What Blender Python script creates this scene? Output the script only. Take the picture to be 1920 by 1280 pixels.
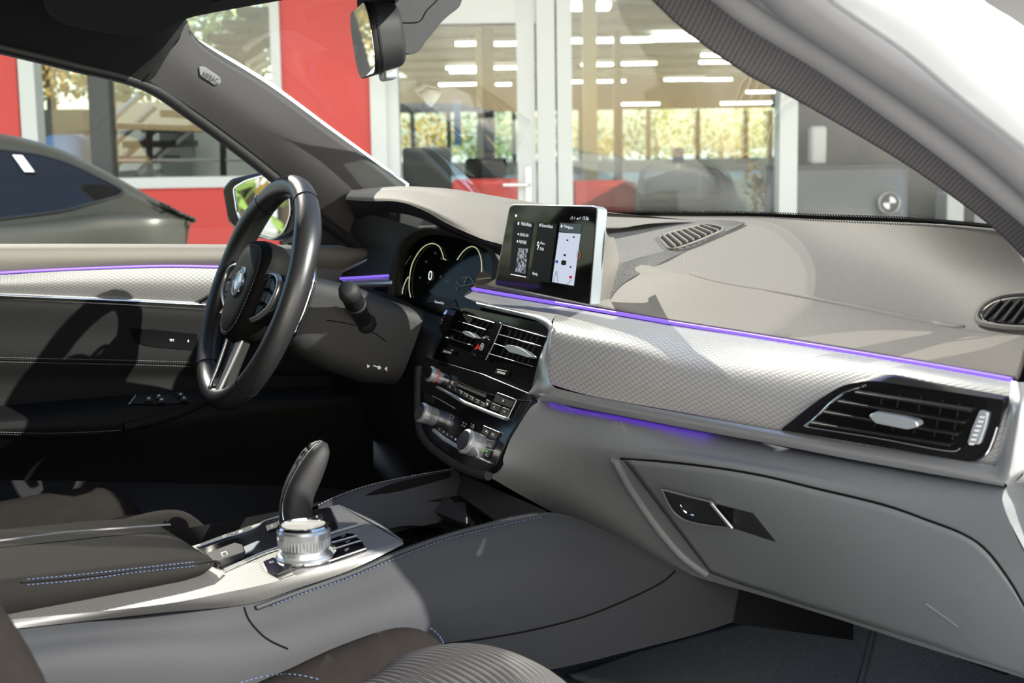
import bpy, bmesh, math, random
from mathutils import Vector, Matrix
from mathutils.bvhtree import BVHTree
random.seed(7)
scene = bpy.context.scene
COL = scene.collection
for o in list(bpy.data.objects):
    bpy.data.objects.remove(o)

# ------------------------------------------------------------------ camera
FPX, YAW, PITCH, ROLL = 2700.0, math.radians(57), math.radians(8), .015
CF = Vector((-math.sin(YAW)*math.cos(PITCH), math.cos(YAW)*math.cos(PITCH), -math.sin(PITCH)))
R0 = Vector((math.cos(YAW), math.sin(YAW), 0)); U0 = R0.cross(CF)
CR = R0*math.cos(ROLL)-U0*math.sin(ROLL); CU = U0*math.cos(ROLL)+R0*math.sin(ROLL)
CC = Vector((1.624, -.851, 1.121))
cd = bpy.data.cameras.new('camera'); cam = bpy.data.objects.new('camera', cd); COL.objects.link(cam)
cam.matrix_world = Matrix(((CR.x, CU.x, -CF.x, CC.x), (CR.y, CU.y, -CF.y, CC.y), (CR.z, CU.z, -CF.z, CC.z), (0, 0, 0, 1)))
cd.sensor_width = 36; cd.lens = 36*FPX/1920; cd.clip_start = .02; cd.clip_end = 500
cd.dof.use_dof = True; cd.dof.focus_distance = 2.0; cd.dof.aperture_fstop = 9.0
scene.camera = cam

# ------------------------------------------------------------------ light
w = bpy.data.worlds.new('World'); scene.world = w; w.use_nodes = True
nt = w.node_tree; nt.nodes.clear()
out = nt.nodes.new('ShaderNodeOutputWorld'); bg = nt.nodes.new('ShaderNodeBackground')
sky = nt.nodes.new('ShaderNodeTexSky'); sky.sky_type = 'NISHITA'; sky.sun_disc = False
sky.sun_elevation = math.radians(30); sky.sun_rotation = math.radians(116); sky.air_density = 1.0; sky.dust_density = 1.2
bg.inputs[1].default_value = .40
nt.links.new(sky.outputs[0], bg.inputs[0]); nt.links.new(bg.outputs[0], out.inputs[0])
def sun(name, travel, strength, col, ang=.6):
    l = bpy.data.lights.new(name, 'SUN'); l.energy = strength; l.color = col; l.angle = math.radians(ang)
    o = bpy.data.objects.new(name, l); COL.objects.link(o)
    o.rotation_euler = Vector(travel).to_track_quat('-Z', 'Y').to_euler(); o.location = (0, 0, 8)
sun('sun', (-.78, -.52, -.50), 11.5, (1, .95, .87))
sun('sun_reflected_by_glazing', (.80, -.05, -.58), 6.5, (1, .92, .80))
scene.view_settings.view_transform = 'Standard'; scene.view_settings.look = 'None'
scene.view_settings.gamma = 1; scene.view_settings.use_curve_mapping = False
scene.view_settings.exposure = .12

# ------------------------------------------------------------------ pixel helpers (1920x1280 frame)
def ray(px, py): return CF+CR*((px-960)/FPX)-CU*((py-640)/FPX)
def P(px, py, x=None, y=None, z=None, d=None):
    r = ray(px, py)
    if x is not None: t = (x-CC.x)/r.x
    elif y is not None: t = (y-CC.y)/r.y
    elif z is not None: t = (z-CC.z)/r.z
    else: t = d
    return CC+r*t
def PX(l): return [P(a, b, x=c) for a, b, c in l]
def PY(l): return [P(a, b, y=c) for a, b, c in l]
class Plane:
    def __init__(s, a, b, c):          # three points; normal turned to the camera
        s.o = a.copy(); n = (b-a).cross(c-a).normalized()
        s.n = n if n.dot(CC-a) > 0 else -n
    def at(s, px, py, lift=0):
        r = ray(px, py); t = ((s.o+s.n*lift)-CC).dot(s.n)/r.dot(s.n)
        return CC+r*t
class Surf:
    def __init__(s, ob):
        me = ob.data; s.b = BVHTree.FromPolygons([v.co.copy() for v in me.vertices], [tuple(p.vertices) for p in me.polygons])
    def at(s, px, py, lift=0):
        r = ray(px, py).normalized(); h = s.b.ray_cast(CC, r)
        if h[0] is None:
            for e in (4, 8, 16, 30):
                for ox, oy in ((-e, 0), (e, 0), (0, -e), (0, e)):
                    h = s.b.ray_cast(CC, ray(px+ox, py+oy).normalized())
                    if h[0] is not None: break
                if h[0] is not None: break
            if h[0] is None: raise Exception('miss %s %s' % (px, py))
            n = h[1]; n = n if n.dot(r) < 0 else -n
            rr = ray(px, py); t = (h[0]+n*lift-CC).dot(n)/rr.dot(n)
            return CC+rr*t
        n = h[1]; n = n if n.dot(r) < 0 else -n
        t = (h[0]+n*lift-CC).dot(n)/r.dot(n)
        return CC+r*t
    def normal(s, px, py):
        r = ray(px, py).normalized(); h = s.b.ray_cast(CC, r); n = h[1]
        return n if n.dot(r) < 0 else -n

# ------------------------------------------------------------------ curve helpers
def cr(p0, p1, p2, p3, t):
    return .5*((2*p1)+(p2-p0)*t+(2*p0-5*p1+4*p2-p3)*t*t+(3*p1-p0-3*p2+p3)*t*t*t)
def resample(pts, n, closed=False, smooth=True):
    pts = [Vector(p) for p in pts]; m = len(pts)
    if m == 2 and not closed: return [pts[0].lerp(pts[1], i/(n-1)) for i in range(n)]
    dense = []; seg = m if closed else m-1; K = 12 if smooth else 1
    for i in range(seg):
        if closed: a, b, c, d = pts[(i-1) % m], pts[i], pts[(i+1) % m], pts[(i+2) % m]
        else: a, b, c, d = pts[max(i-1, 0)], pts[i], pts[i+1], pts[min(i+2, m-1)]
        for k in range(K):
            t = k/K; dense.append(cr(a, b, c, d, t) if smooth else b.lerp(c, t))
    dense.append(pts[0].copy() if closed else pts[-1].copy())
    L = [0]
    for i in range(1, len(dense)): L.append(L[-1]+(dense[i]-dense[i-1]).length)
    tot = L[-1]; outp = []; j = 0; cnt = n if not closed else n+1
    for i in range(cnt):
        s = tot*i/(cnt-1)
        while j < len(L)-2 and L[j+1] < s: j += 1
        d = L[j+1]-L[j]; outp.append(dense[j].lerp(dense[j+1], (s-L[j])/d if d > 1e-9 else 0))
    return outp[:-1] if closed else outp
def param(pts, n):                      # Catmull-Rom, uniform in index (keeps columns aligned)
    pts = [Vector(p) for p in pts]; m = len(pts); o = []
    for i in range(n):
        f = i/(n-1)*(m-1); k = min(int(f), m-2); t = f-k
        o.append(cr(pts[max(k-1, 0)], pts[k], pts[k+1], pts[min(k+2, m-1)], t))
    return o
def roundpoly(pts, r, seg=5):           # rounds corners of a 2-D polygon; r number or list
    o = []; m = len(pts)
    for i in range(m):
        rr = r[i] if isinstance(r, (list, tuple)) else r
        p = Vector(pts[i][:2]); a = Vector(pts[i-1][:2])-p; b = Vector(pts[(i+1) % m][:2])-p
        la, lb = a.length, b.length; k = min(rr, la*.48, lb*.48)
        if k < 1e-6: o.append((p.x, p.y)); continue
        A = p+a/la*k; B = p+b/lb*k
        for j in range(seg+1):
            t = j/seg; q = A*(1-t)**2+p*2*t*(1-t)+B*t*t; o.append((q.x, q.y))
    return o

# ------------------------------------------------------------------ object helpers
def thing(name, label, cat, loc=(0, 0, 0), group=None):
    o = bpy.data.objects.new(name, None); o.empty_display_size = .05; COL.objects.link(o)
    o.location = loc; o['label'] = label; o['category'] = cat
    if group: o['group'] = group
    return o
def tag(o, label, cat, group=None):
    o['label'] = label; o['category'] = cat
    if group: o['group'] = group
    return o
def struct(o, label=None):
    o['kind'] = 'structure'
    if label: o['label'] = label
    return o
def obj(name, me, mat, parent=None, sharp=40):
    me.name = name
    if mat is not None and not me.materials: me.materials.append(mat)
    for p in me.polygons: p.use_smooth = True
    if sharp: me.set_sharp_from_angle(angle=math.radians(sharp))
    o = bpy.data.objects.new(name, me); COL.objects.link(o)
    if parent is not None:
        o.parent = parent
        if parent.type == 'EMPTY': o.matrix_parent_inverse = Matrix.Translation(-Vector(parent.location))
    return o
def mesh(name, v, f, mat, parent=None, sharp=40, uv=None):
    me = bpy.data.meshes.new(name); me.from_pydata([tuple(a) for a in v], [], f); me.update()
    if uv:
        l = me.uv_layers.new(name='UVMap')
        for lp in me.loops: l.data[lp.index].uv = uv[lp.vertex_index]
    return obj(name, me, mat, parent, sharp)
def bev(o, wd, seg=2, ang=35):
    m = o.modifiers.new('bevel', 'BEVEL'); m.width = wd; m.segments = seg; m.limit_method = 'ANGLE'; m.angle_limit = math.radians(ang)
    return o
def solid(o, t, off=-1):
    m = o.modifiers.new('solid', 'SOLIDIFY'); m.thickness = t; m.offset = off; return o
def orient(rows):                        # true when the grid faces the camera
    s = 0
    for i in range(len(rows)-1):
        for j in range(len(rows[0])-1):
            n = (rows[i][j+1]-rows[i][j]).cross(rows[i+1][j]-rows[i][j])
            if n.length > 1e-12: s += n.dot((CC-rows[i][j]).normalized())
    return s > 0
def grid(name, rows, mat, parent=None, nu=40, nv=None, thick=0, sharp=60, closed_u=False, even=False, flip=None):
    R_ = [(resample(r, nu) if even else param(r, nu)) if not closed_u else [Vector(p) for p in r] for r in rows]
    nu = len(R_[0])
    if nv:
        cols = [param([R_[i][j] for i in range(len(R_))], nv) for j in range(nu)]
        R_ = [[cols[j][i] for j in range(nu)] for i in range(nv)]
    v = []; uv = []; f = []; nr = len(R_); mid = [0]
    jm = nu//2
    for i in range(1, nr): mid.append(mid[-1]+(R_[i][jm]-R_[i-1][jm]).length)
    for i in range(nr):
        s = 0; sm = sum((R_[i][k]-R_[i][k-1]).length for k in range(1, jm+1))
        for j in range(nu):
            if j: s += (R_[i][j]-R_[i][j-1]).length
            v.append(R_[i][j]); uv.append((s-sm, mid[i]))
    fl = orient(R_) if flip is None else flip
    for i in range(nr-1):
        for j in range(nu if closed_u else nu-1):
            k = (j+1) % nu
            q = (i*nu+j, i*nu+k, (i+1)*nu+k, (i+1)*nu+j)
            f.append(q if fl else q[::-1])
    o = mesh(name, v, f, mat, parent, sharp, uv)
    if thick: solid(o, thick)
    return o
def prism(name, outl, back, mat, parent=None, bevel=0, seg=2, sharp=40, taper=1.0):
    n = len(outl); v = list(outl); c = sum((Vector(p) for p in outl), Vector())/n
    v += [c+(Vector(p)-c)*taper+back for p in outl]
    f = [tuple(range(n)), tuple(range(2*n-1, n-1, -1))]+[(i, i+n, (i+1) % n+n, (i+1) % n) for i in range(n)]
    nn = Vector()
    for i in range(n): nn += (Vector(v[i])-c).cross(Vector(v[(i+1) % n])-c)
    if nn.dot(back) > 0: f = [q[::-1] for q in f]
    o = mesh(name, v, f, mat, parent, sharp)
    if bevel: bev(o, bevel, seg)
    return o
def plate(name, pl, px, depth, mat, parent=None, lift=0, bevel=0, rnd=0, taper=1.0, seg=2):
    if rnd: px = roundpoly(px, rnd)
    return prism(name, [pl.at(a, b, lift) for a, b in px], -pl.n*depth, mat, parent, bevel, seg, taper=taper)
def tube(name, pts, r, mat, parent=None, seg=8, n=None, closed=False, smooth=True, cap=True, flat=None):
    pts = [Vector(p) for p in pts]
    if n: 
        m0 = len(pts); pts2 = resample(pts, n, closed, smooth)
        if isinstance(r, (list, tuple)): r = [r[min(int(i/(n-1)*(m0-1)), m0-2)]*(1-(i/(n-1)*(m0-1)-min(int(i/(n-1)*(m0-1)), m0-2)))+r[min(int(i/(n-1)*(m0-1)), m0-2)+1]*(i/(n-1)*(m0-1)-min(int(i/(n-1)*(m0-1)), m0-2)) for i in range(n)]
        pts = pts2
    v = []; f = []; m = len(pts); up = None
    for i in range(m):
        if closed: d = pts[(i+1) % m]-pts[i-1]
        else: d = pts[min(i+1, m-1)]-pts[max(i-1, 0)]
        d.normalize()
        if up is None: up = Vector((0, 0, 1)) if abs(d.z) < .9 else Vector((1, 0, 0))
        s = d.cross(up).normalized(); up = s.cross(d).normalized()
        rr = r[i] if isinstance(r, (list, tuple)) else r
        for k in range(seg):
            a = 2*math.pi*k/seg
            v.append(pts[i]+s*(math.cos(a)*rr)+up*(math.sin(a)*rr*(flat or 1)))
    for i in range(m if closed else m-1):
        for k in range(seg):
            a = i*seg; b = ((i+1) % m)*seg; k2 = (k+1) % seg
            f.append((a+k, a+k2, b+k2, b+k))
    if cap and not closed: f += [tuple(range(seg))[::-1], tuple(range((m-1)*seg, m*seg))]
    return mesh(name, v, f, mat, parent, 50)
def lathe(name, prof, o, ax, mat, parent=None, seg=28, sharp=35, cap=True):
    ax = Vector(ax).normalized(); t = Vector((0, 0, 1)) if abs(ax.z) < .8 else Vector((1, 0, 0))
    a = ax.cross(t).normalized(); b = ax.cross(a); v = []; f = []
    for r, h in prof:
        for k in range(seg):
            g = 2*math.pi*k/seg; v.append(Vector(o)+ax*h+a*(r*math.cos(g))+b*(r*math.sin(g)))
    m = len(prof)
    for i in range(m-1):
        for k in range(seg):
            k2 = (k+1) % seg; f.append((i*seg+k, (i+1)*seg+k, (i+1)*seg+k2, i*seg+k2))
    if cap: f += [tuple(range(seg)), tuple(range((m-1)*seg, m*seg))[::-1]]
    else: f += [((m-1)*seg+k, k, (k+1) % seg, (m-1)*seg+(k+1) % seg) for k in range(seg)]
    return mesh(name, v, f, mat, parent, sharp)
def box(name, c, dims, mat, parent=None, bevel=0, ax=None, seg=2):
    c = Vector(c); X, Y, Z = ax or (Vector((1, 0, 0)), Vector((0, 1, 0)), Vector((0, 0, 1)))
    v = [c+X*(sx*dims[0]/2)+Y*(sy*dims[1]/2)+Z*(sz*dims[2]/2) for sx in (-1, 1) for sy in (-1, 1) for sz in (-1, 1)]
    f = [(0, 1, 3, 2), (4, 6, 7, 5), (0, 4, 5, 1), (2, 3, 7, 6), (0, 2, 6, 4), (1, 5, 7, 3)]
    o = mesh(name, v, f, mat, parent, 30)
    if bevel: bev(o, bevel, seg)
    return o
def patch(name, sf, top, bot, mat, parent=None, lift=.002, nu=30, nv=10, thick=0, sharp=60):
    T = param([Vector((a, b, 0)) for a, b in top], nu); B = param([Vector((a, b, 0)) for a, b in bot], nu)
    rows = []
    for i in range(nv):
        t = i/(nv-1); rows.append([sf.at(*(T[j].lerp(B[j], t))[:2], lift) for j in range(nu)])
    o = grid(name, rows, mat, parent, nu=nu, sharp=sharp)
    if thick: solid(o, thick)
    return o
def line_on(name, sf, px, r, mat, parent=None, lift=0, n=40, seg=6, smooth=True):
    q = resample([Vector((a, b, 0)) for a, b in px], n, smooth=smooth)
    return tube(name, [sf.at(p.x, p.y, lift) for p in q], r, mat, parent, seg)
def stitches(name, pts, step, ln, r, mat, parent):
    pts = resample(pts, 400); v = []; f = []; acc = 0; i = 0
    L = [0]
    for k in range(1, len(pts)): L.append(L[-1]+(pts[k]-pts[k-1]).length)
    def at(s):
        for k in range(1, len(L)):
            if L[k] >= s:
                return pts[k-1].lerp(pts[k], (s-L[k-1])/max(L[k]-L[k-1], 1e-9))
        return pts[-1]
    s = 0
    while s+ln < L[-1]:
        a, b = at(s), at(s+ln); d = (b-a).normalized(); u = Vector((0, 0, 1)); w_ = d.cross(u).normalized(); u = w_.cross(d)
        base = len(v)
        for p in (a, b):
            for q in ((w_*r), (u*r), (-w_*r), (-u*r)): v.append(p+q)
        for k in range(4): f.append((base+k, base+(k+1) % 4, base+4+(k+1) % 4, base+4+k))
        f += [(base+3, base+2, base+1, base), (base+4, base+5, base+6, base+7)]
        s += step
    o = mesh(name, v, f, mat, parent, 0); o['kind'] = 'stuff'
    return o
def txt(name, s, sf, bl, br, tl, mat, parent=None, lift=.0006):
    cu = bpy.data.curves.new('t', 'FONT'); cu.body = s; cu.resolution_u = 3
    t = bpy.data.objects.new('t', cu); me = bpy.data.meshes.new_from_object(t)
    bpy.data.objects.remove(t); bpy.data.curves.remove(cu)
    xs = [v.co.x for v in me.vertices]; ys = [v.co.y for v in me.vertices]
    x0, x1, y0, y1 = min(xs), max(xs), min(ys), max(ys)
    A = sf.at(bl[0], bl[1], lift); B = sf.at(br[0], br[1], lift)-A; D = sf.at(tl[0], tl[1], lift)-A
    for v in me.vertices: v.co = A+B*((v.co.x-x0)/(x1-x0))+D*((v.co.y-y0)/(y1-y0))
    return obj(name, me, mat, parent, 0)

# ------------------------------------------------------------------ materials
def new(name):
    m = bpy.data.materials.new(name); m.use_nodes = True; return m, m.node_tree, m.node_tree.nodes['Principled BSDF']
def mat(name, col, rough=.5, metal=0, grain=None, spec=.5, coat=0, emit=None, var=None, aniso=0):
    m, t, b = new(name); N = t.nodes; L = t.links
    b.inputs['Base Color'].default_value = (*col, 1); b.inputs['Roughness'].default_value = rough; b.inputs['Metallic'].default_value = metal
    b.inputs['Specular IOR Level'].default_value = spec; b.inputs['Coat Weight'].default_value = coat; b.inputs['Coat Roughness'].default_value = .05
    if emit: b.inputs['Emission Color'].default_value = (*emit[0], 1); b.inputs['Emission Strength'].default_value = emit[1]
    if grain or var: tc = N.new('ShaderNodeTexCoord')
    if grain:
        n = N.new('ShaderNodeTexNoise'); n.inputs['Scale'].default_value = grain[0]; n.inputs['Detail'].default_value = 4
        bp = N.new('ShaderNodeBump'); bp.inputs['Strength'].default_value = grain[1]; bp.inputs['Distance'].default_value = .001
        L.new(tc.outputs['Object'], n.inputs['Vector']); L.new(n.outputs[0], bp.inputs['Height']); L.new(bp.outputs[0], b.inputs['Normal'])
    if var:
        n = N.new('ShaderNodeTexNoise'); n.inputs['Scale'].default_value = var[0]; n.inputs['Detail'].default_value = 3
        mx = N.new('ShaderNodeMix'); mx.data_type = 'RGBA'; mx.inputs[6].default_value = (*[c*(1-var[1]) for c in col], 1); mx.inputs[7].default_value = (*[min(1, c*(1+var[1])) for c in col], 1)
        L.new(tc.outputs['Object'], n.inputs['Vector']); L.new(n.outputs[0], mx.inputs[0]); L.new(mx.outputs[2], b.inputs['Base Color'])
    return m
def math_(t, op, a, b=None):
    n = t.nodes.new('ShaderNodeMath'); n.operation = op
    for i, x in enumerate((a, b)):
        if x is None: continue
        if isinstance(x, (int, float)): n.inputs[i].default_value = x
        else: t.links.new(x, n.inputs[i])
    return n.outputs[0]
def pattern(name, col, col2, rough, metal, pitch, ang, width, bump, coord='UV', aspect=1.0, spec=.5):
    """two families of crossing lines (woven or knurled surface)"""
    m, t, b = new(name); N = t.nodes; L = t.links
    tc = N.new('ShaderNodeTexCoord'); sp = N.new('ShaderNodeSeparateXYZ'); L.new(tc.outputs[coord], sp.inputs[0])
    u, v = sp.outputs[0], sp.outputs[1]; hs = []
    for s in (1, -1):
        q = math_(t, 'ADD', math_(t, 'MULTIPLY', u, math.cos(ang)/pitch), math_(t, 'MULTIPLY', v, s*math.sin(ang)/pitch*aspect))
        fr = math_(t, 'FRACT', q); tri = math_(t, 'ABSOLUTE', math_(t, 'SUBTRACT', fr, .5)); hs.append(math_(t, 'MULTIPLY', tri, 2.0))
    mn = math_(t, 'MINIMUM', math_(t, 'SUBTRACT', 1.0, hs[0]), math_(t, 'SUBTRACT', 1.0, hs[1]))
    cl = N.new('ShaderNodeMapRange'); cl.inputs[1].default_value = 0; cl.inputs[2].default_value = width; L.new(mn, cl.inputs[0])
    mx = N.new('ShaderNodeMix'); mx.data_type = 'RGBA'; mx.inputs[6].default_value = (*col2, 1); mx.inputs[7].default_value = (*col, 1)
    L.new(cl.outputs[0], mx.inputs[0]); L.new(mx.outputs[2], b.inputs['Base Color'])
    bp = N.new('ShaderNodeBump'); bp.inputs['Strength'].default_value = bump; bp.inputs['Distance'].default_value = .0006
    L.new(mn, bp.inputs['Height']); L.new(bp.outputs[0], b.inputs['Normal'])
    b.inputs['Roughness'].default_value = rough; b.inputs['Metallic'].default_value = metal; b.inputs['Specular IOR Level'].default_value = spec
    return m
def glass(name, tint=(1, 1, 1), refl=1.0, rough=0.0):
    m = bpy.data.materials.new(name); m.use_nodes = True; t = m.node_tree; t.nodes.clear()
    o = t.nodes.new('ShaderNodeOutputMaterial'); tr = t.nodes.new('ShaderNodeBsdfTransparent'); gl = t.nodes.new('ShaderNodeBsdfGlossy')
    tr.inputs[0].default_value = (*tint, 1); gl.inputs[0].default_value = (refl, refl, refl, 1); gl.inputs['Roughness'].default_value = rough
    fr = t.nodes.new('ShaderNodeFresnel'); fr.inputs[0].default_value = 1.45; mx = t.nodes.new('ShaderNodeMixShader')
    t.links.new(fr.outputs[0], mx.inputs[0]); t.links.new(tr.outputs[0], mx.inputs[1]); t.links.new(gl.outputs[0], mx.inputs[2]); t.links.new(mx.outputs[0], o.inputs[0])
    return m
M = {}
M['pad'] = mat('dash_leatherette', (.125, .115, .098), .66, grain=(900, .5), spec=.45)
M['soft'] = mat('soft_plastic', (.010, .0105, .0112), .62, grain=(1100, .35), spec=.4)
M['lower'] = mat('lower_dash_plastic', (.115, .123, .128), .60, grain=(1200, .4), spec=.4)
M['console'] = mat('console_leatherette', (.022, .024, .0275), .62, grain=(1000, .3), spec=.25)
M['leather'] = mat('black_leather', (.006, .006, .0061), .62, grain=(700, .35), spec=.08)
M['rimleather'] = mat('wheel_leather', (.016, .016, .017), .34, grain=(1500, .12), spec=.5)
M['black'] = mat('black_plastic', (.006, .006, .0065), .5, grain=(900, .1), spec=.35)
M['gloss'] = mat('gloss_black', (.004, .004, .005), .10, spec=.4)
M['hole'] = mat('dark_cavity', (.003, .003, .003), .8, spec=.1)
M['satin'] = mat('satin_aluminium', (.50, .51, .51), .32, metal=.8)
M['chrome'] = mat('chrome', (.75, .76, .77), .10, metal=1.0)
M['knob'] = mat('knob_aluminium', (.62, .64, .66), .26, metal=.85)
M['galv'] = mat('display_side_silver', (.42, .46, .48), .35, metal=.6)
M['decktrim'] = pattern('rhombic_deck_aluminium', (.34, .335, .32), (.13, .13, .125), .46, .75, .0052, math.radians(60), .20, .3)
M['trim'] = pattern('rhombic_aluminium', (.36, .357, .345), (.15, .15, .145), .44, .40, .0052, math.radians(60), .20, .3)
M['trimdark'] = pattern('rhombic_dark', (.022, .022, .022), (.010, .010, .010), .75, 0, .0052, math.radians(60), .22, .6)
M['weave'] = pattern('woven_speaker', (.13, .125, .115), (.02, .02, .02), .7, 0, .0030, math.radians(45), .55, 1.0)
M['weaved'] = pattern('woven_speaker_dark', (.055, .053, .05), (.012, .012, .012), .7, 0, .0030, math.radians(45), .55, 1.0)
M['pillar'] = pattern('woven_pillar_fabric', (.13, .122, .125), (.05, .048, .05), .85, 0, .0042, math.radians(35), .6, .8, spec=.2)
M['pillar2'] = mat('pillar_fabric_grey', (.062, .060, .060), .85, grain=(1400, .6), spec=.2)
M['head'] = mat('headliner_anthracite', (.018, .018, .019), .9, grain=(1500, .5), spec=.15)
M['suede'] = mat('brown_black_suede', (.013, .0112, .0100), .95, grain=(600, .4), spec=.1, var=(60, .25))
M['armleather'] = mat('armrest_leather', (.014, .0135, .0125), .8, grain=(700, .35), spec=.05)
M['dispside'] = mat('display_side', (.20, .23, .245), .4, metal=.3)
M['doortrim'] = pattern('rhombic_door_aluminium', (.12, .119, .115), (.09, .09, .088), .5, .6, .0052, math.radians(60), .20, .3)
M['rib'] = pattern('ribbed_seat_fabric', (.11, .105, .10), (.035, .034, .034), .9, 0, .0075, math.radians(88), .6, 1.0, spec=.15)
M['carpet'] = mat('carpet_pile', (.10, .112, .126), 1.0, grain=(500, 1.0), spec=.05, var=(300, .5))
M['stitch'] = mat('blue_grey_thread', (.06, .085, .15), .8)
M['stitchg'] = mat('grey_thread', (.16, .16, .17), .8)
M['rubber'] = mat('grey_seal_rubber', (.17, .17, .175), .55, spec=.3)
M['rubberd'] = mat('black_seal_rubber', (.012, .012, .012), .5)
M['paint'] = mat('white_car_paint', (.82, .83, .83), .25, coat=.5)
M['purple'] = mat('violet_ambient_light', (.1, .05, .3), .4, emit=((.20, .11, .70), 1.2))
M['violet'] = mat('violet_ambient_lamp', (.1, .05, .3), .4, emit=((.2, .06, .9), 9))
M['screen'] = mat('screen_glass', (.003, .003, .003), .06, spec=.18)
M['cluster'] = mat('cluster_glass', (.003, .004, .004), .12, spec=.06)
M['ui_white'] = mat('screen_white', (0, 0, 0), .5, spec=.05, emit=((.75, .78, .82), 1.3))
M['ui_grey'] = mat('screen_grey', (0, 0, 0), .5, spec=.05, emit=((.10, .13, .14), .6))
M['ui_tile'] = mat('screen_tile_black', (.002, .002, .002), .3, spec=.05, emit=((.006, .007, .008), 1))
M['ui_red'] = mat('screen_red', (0, 0, 0), .5, spec=.05, emit=((.6, .02, .02), .8))
M['ui_blue'] = mat('screen_blue', (0, 0, 0), .5, spec=.05, emit=((.03, .09, .5), .8))
M['ui_orange'] = mat('screen_orange', (0, 0, 0), .5, spec=.05, emit=((.8, .18, .05), .6))
M['ui_green'] = mat('indicator_green', (0, 0, 0), .5, spec=.05, emit=((.1, .9, .1), .6))
M['map'] = mat('screen_map', (0, 0, 0), .5, spec=.05, emit=((.50, .55, .66), 1.1))
M['ui_ring'] = mat('cluster_ring', (.1, .1, .1), .3, spec=.05, metal=.5, emit=((.62, .66, .40), .75))
M['print'] = mat('white_print', (.62, .62, .62), .6)
M['printd'] = mat('grey_print', (.25, .25, .25), .6)
M['mirror'] = mat('mirror_glass', (.80, .82, .82), .01, metal=1.0)
M['windshield'] = glass('windshield_glass', (.90, .93, .91), .9)
M['sideglass'] = glass('side_window_glass', (.80, .84, .82), .9)
M['red'] = mat('red_panel', (.44, .036, .029), .55, grain=(60, .1))
M['white'] = mat('white_window_frame', (.46, .485, .47), .5)
M['badge_blue'] = mat('badge_blue', (.02, .16, .50), .2, coat=.5)
M['badge_white'] = mat('badge_white', (.75, .76, .78), .2, coat=.5)
# ================================================================== CAR SHELL (setting)
X_, Y_, Z_ = Vector((1, 0, 0)), Vector((0, 1, 0)), Vector((0, 0, 1))
# carpeted floor of the cabin
fl = grid('floor', [[Vector((-.80, yy, zz)) for yy, zz in F_] if k == 0 else [Vector((.74, yy, zz)) for yy, zz in F_]
     for k in (0, 1) for F_ in [[(-1.9, .30), (-1.0, .27), (-.3, .26), (.25, .27), (.55, .30), (.80, .42), (.95, .62), (1.0, .85)]]], M['carpet'], nu=40)
struct(fl); solid(fl, .02)
# driver's A-pillar lining
ap = grid('trim_1', [PX([(352, 40, -.575), (380, 88, -.59), (500, 163, -.62), (620, 251, -.64), (757, 349, -.665), (810, 392, -.675)]),
    PX([(312, 92, -.575), (372, 148, -.60), (470, 216, -.63), (570, 295, -.66), (680, 380, -.685), (770, 440, -.70)]),
    PX([(268, 152, -.60), (358, 208, -.635), (440, 267, -.665), (520, 331, -.70), (600, 402, -.725), (705, 482, -.745)])], M['pillar2'], nu=40, nv=12, thick=.01)
struct(ap); SA = Surf(ap)
tube('pillar_seal', PX([(-150, 55, -.612), (0, 88, -.612), (140, 122, -.61), (268, 156, -.612), (358, 214, -.645), (440, 274, -.675), (520, 338, -.708), (600, 408, -.732), (700, 482, -.75)]), .011, M['rubberd'], ap, n=50)
tube('pillar_edge_trim', PX([(340, 30, -.58), (352, 60, -.585), (380, 90, -.60), (500, 165, -.63), (620, 252, -.65), (757, 350, -.675)]), .006, M['rubberd'], ap, n=40)
tube('outer_pillar_edge', PX([(366, 80, -.615), (385, 90, -.62), (500, 158, -.65), (620, 246, -.67), (762, 349, -.695)]), .007, M['paint'], ap, n=40)
plate('airbag_badge', Plane(SA.at(380, 130), SA.at(410, 145), SA.at(400, 158)), roundpoly([(373, 125), (384, 125), (413, 145), (415, 156), (404, 161), (375, 142)], 4), .003, M['rubber'], ap, lift=.003, bevel=.001)
txt('airbag_lettering', 'AIRBAG', SA, (378, 143), (408, 159), (381, 132), M['pillar2'], ap, .0042)
line_on('lining_seam', SA, [(268, 152), (300, 112), (330, 80), (338, 64)], .0015, M['hole'], ap, .0005)
# headliner, cant rail above driver door
hl = grid('ceiling', [PX([(-900, -130, -.62), (-300, 20, -.61), (0, 84, -.605), (140, 118, -.602), (268, 152, -.600), (300, 128, -.59)]),
    PX([(-900, -260, -.58), (-300, -70, -.57), (0, 30, -.56), (150, 68, -.56), (290, 105, -.57), (338, 66, -.572)]),
    PX([(-900, -330, -.50), (-300, -130, -.50), (0, -30, -.50), (170, 20, -.50), (300, 50, -.52), (352, 42, -.572)]),
    [Vector((-.40, -1.9, 1.43)), Vector((-.40, -1.0, 1.41)), Vector((-.42, -.5, 1.385)), Vector((-.42, -.3, 1.36)), Vector((-.44, -.12, 1.33)), Vector((-.5, -.02, 1.315))],
    [Vector((0, -1.9, 1.46)), Vector((0, -1.0, 1.45)), Vector((0, -.5, 1.42)), Vector((0, -.3, 1.395)), Vector((0, -.08, 1.355)), Vector((0, .06, 1.325))],
    [Vector((.40, -1.9, 1.43)), Vector((.40, -1.0, 1.41)), Vector((.42, -.5, 1.385)), Vector((.42, -.3, 1.36)), Vector((.44, -.12, 1.33)), Vector((.5, -.02, 1.315))],
    [Vector((.60, -1.9, 1.33)), Vector((.60, -1.0, 1.33)), Vector((.60, -.5, 1.315)), Vector((.60, -.3, 1.30)), Vector((.585, -.12, 1.285)), Vector((.57, -.03, 1.27))]],
    M['head'], nu=40, nv=30)
struct(hl)
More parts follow.
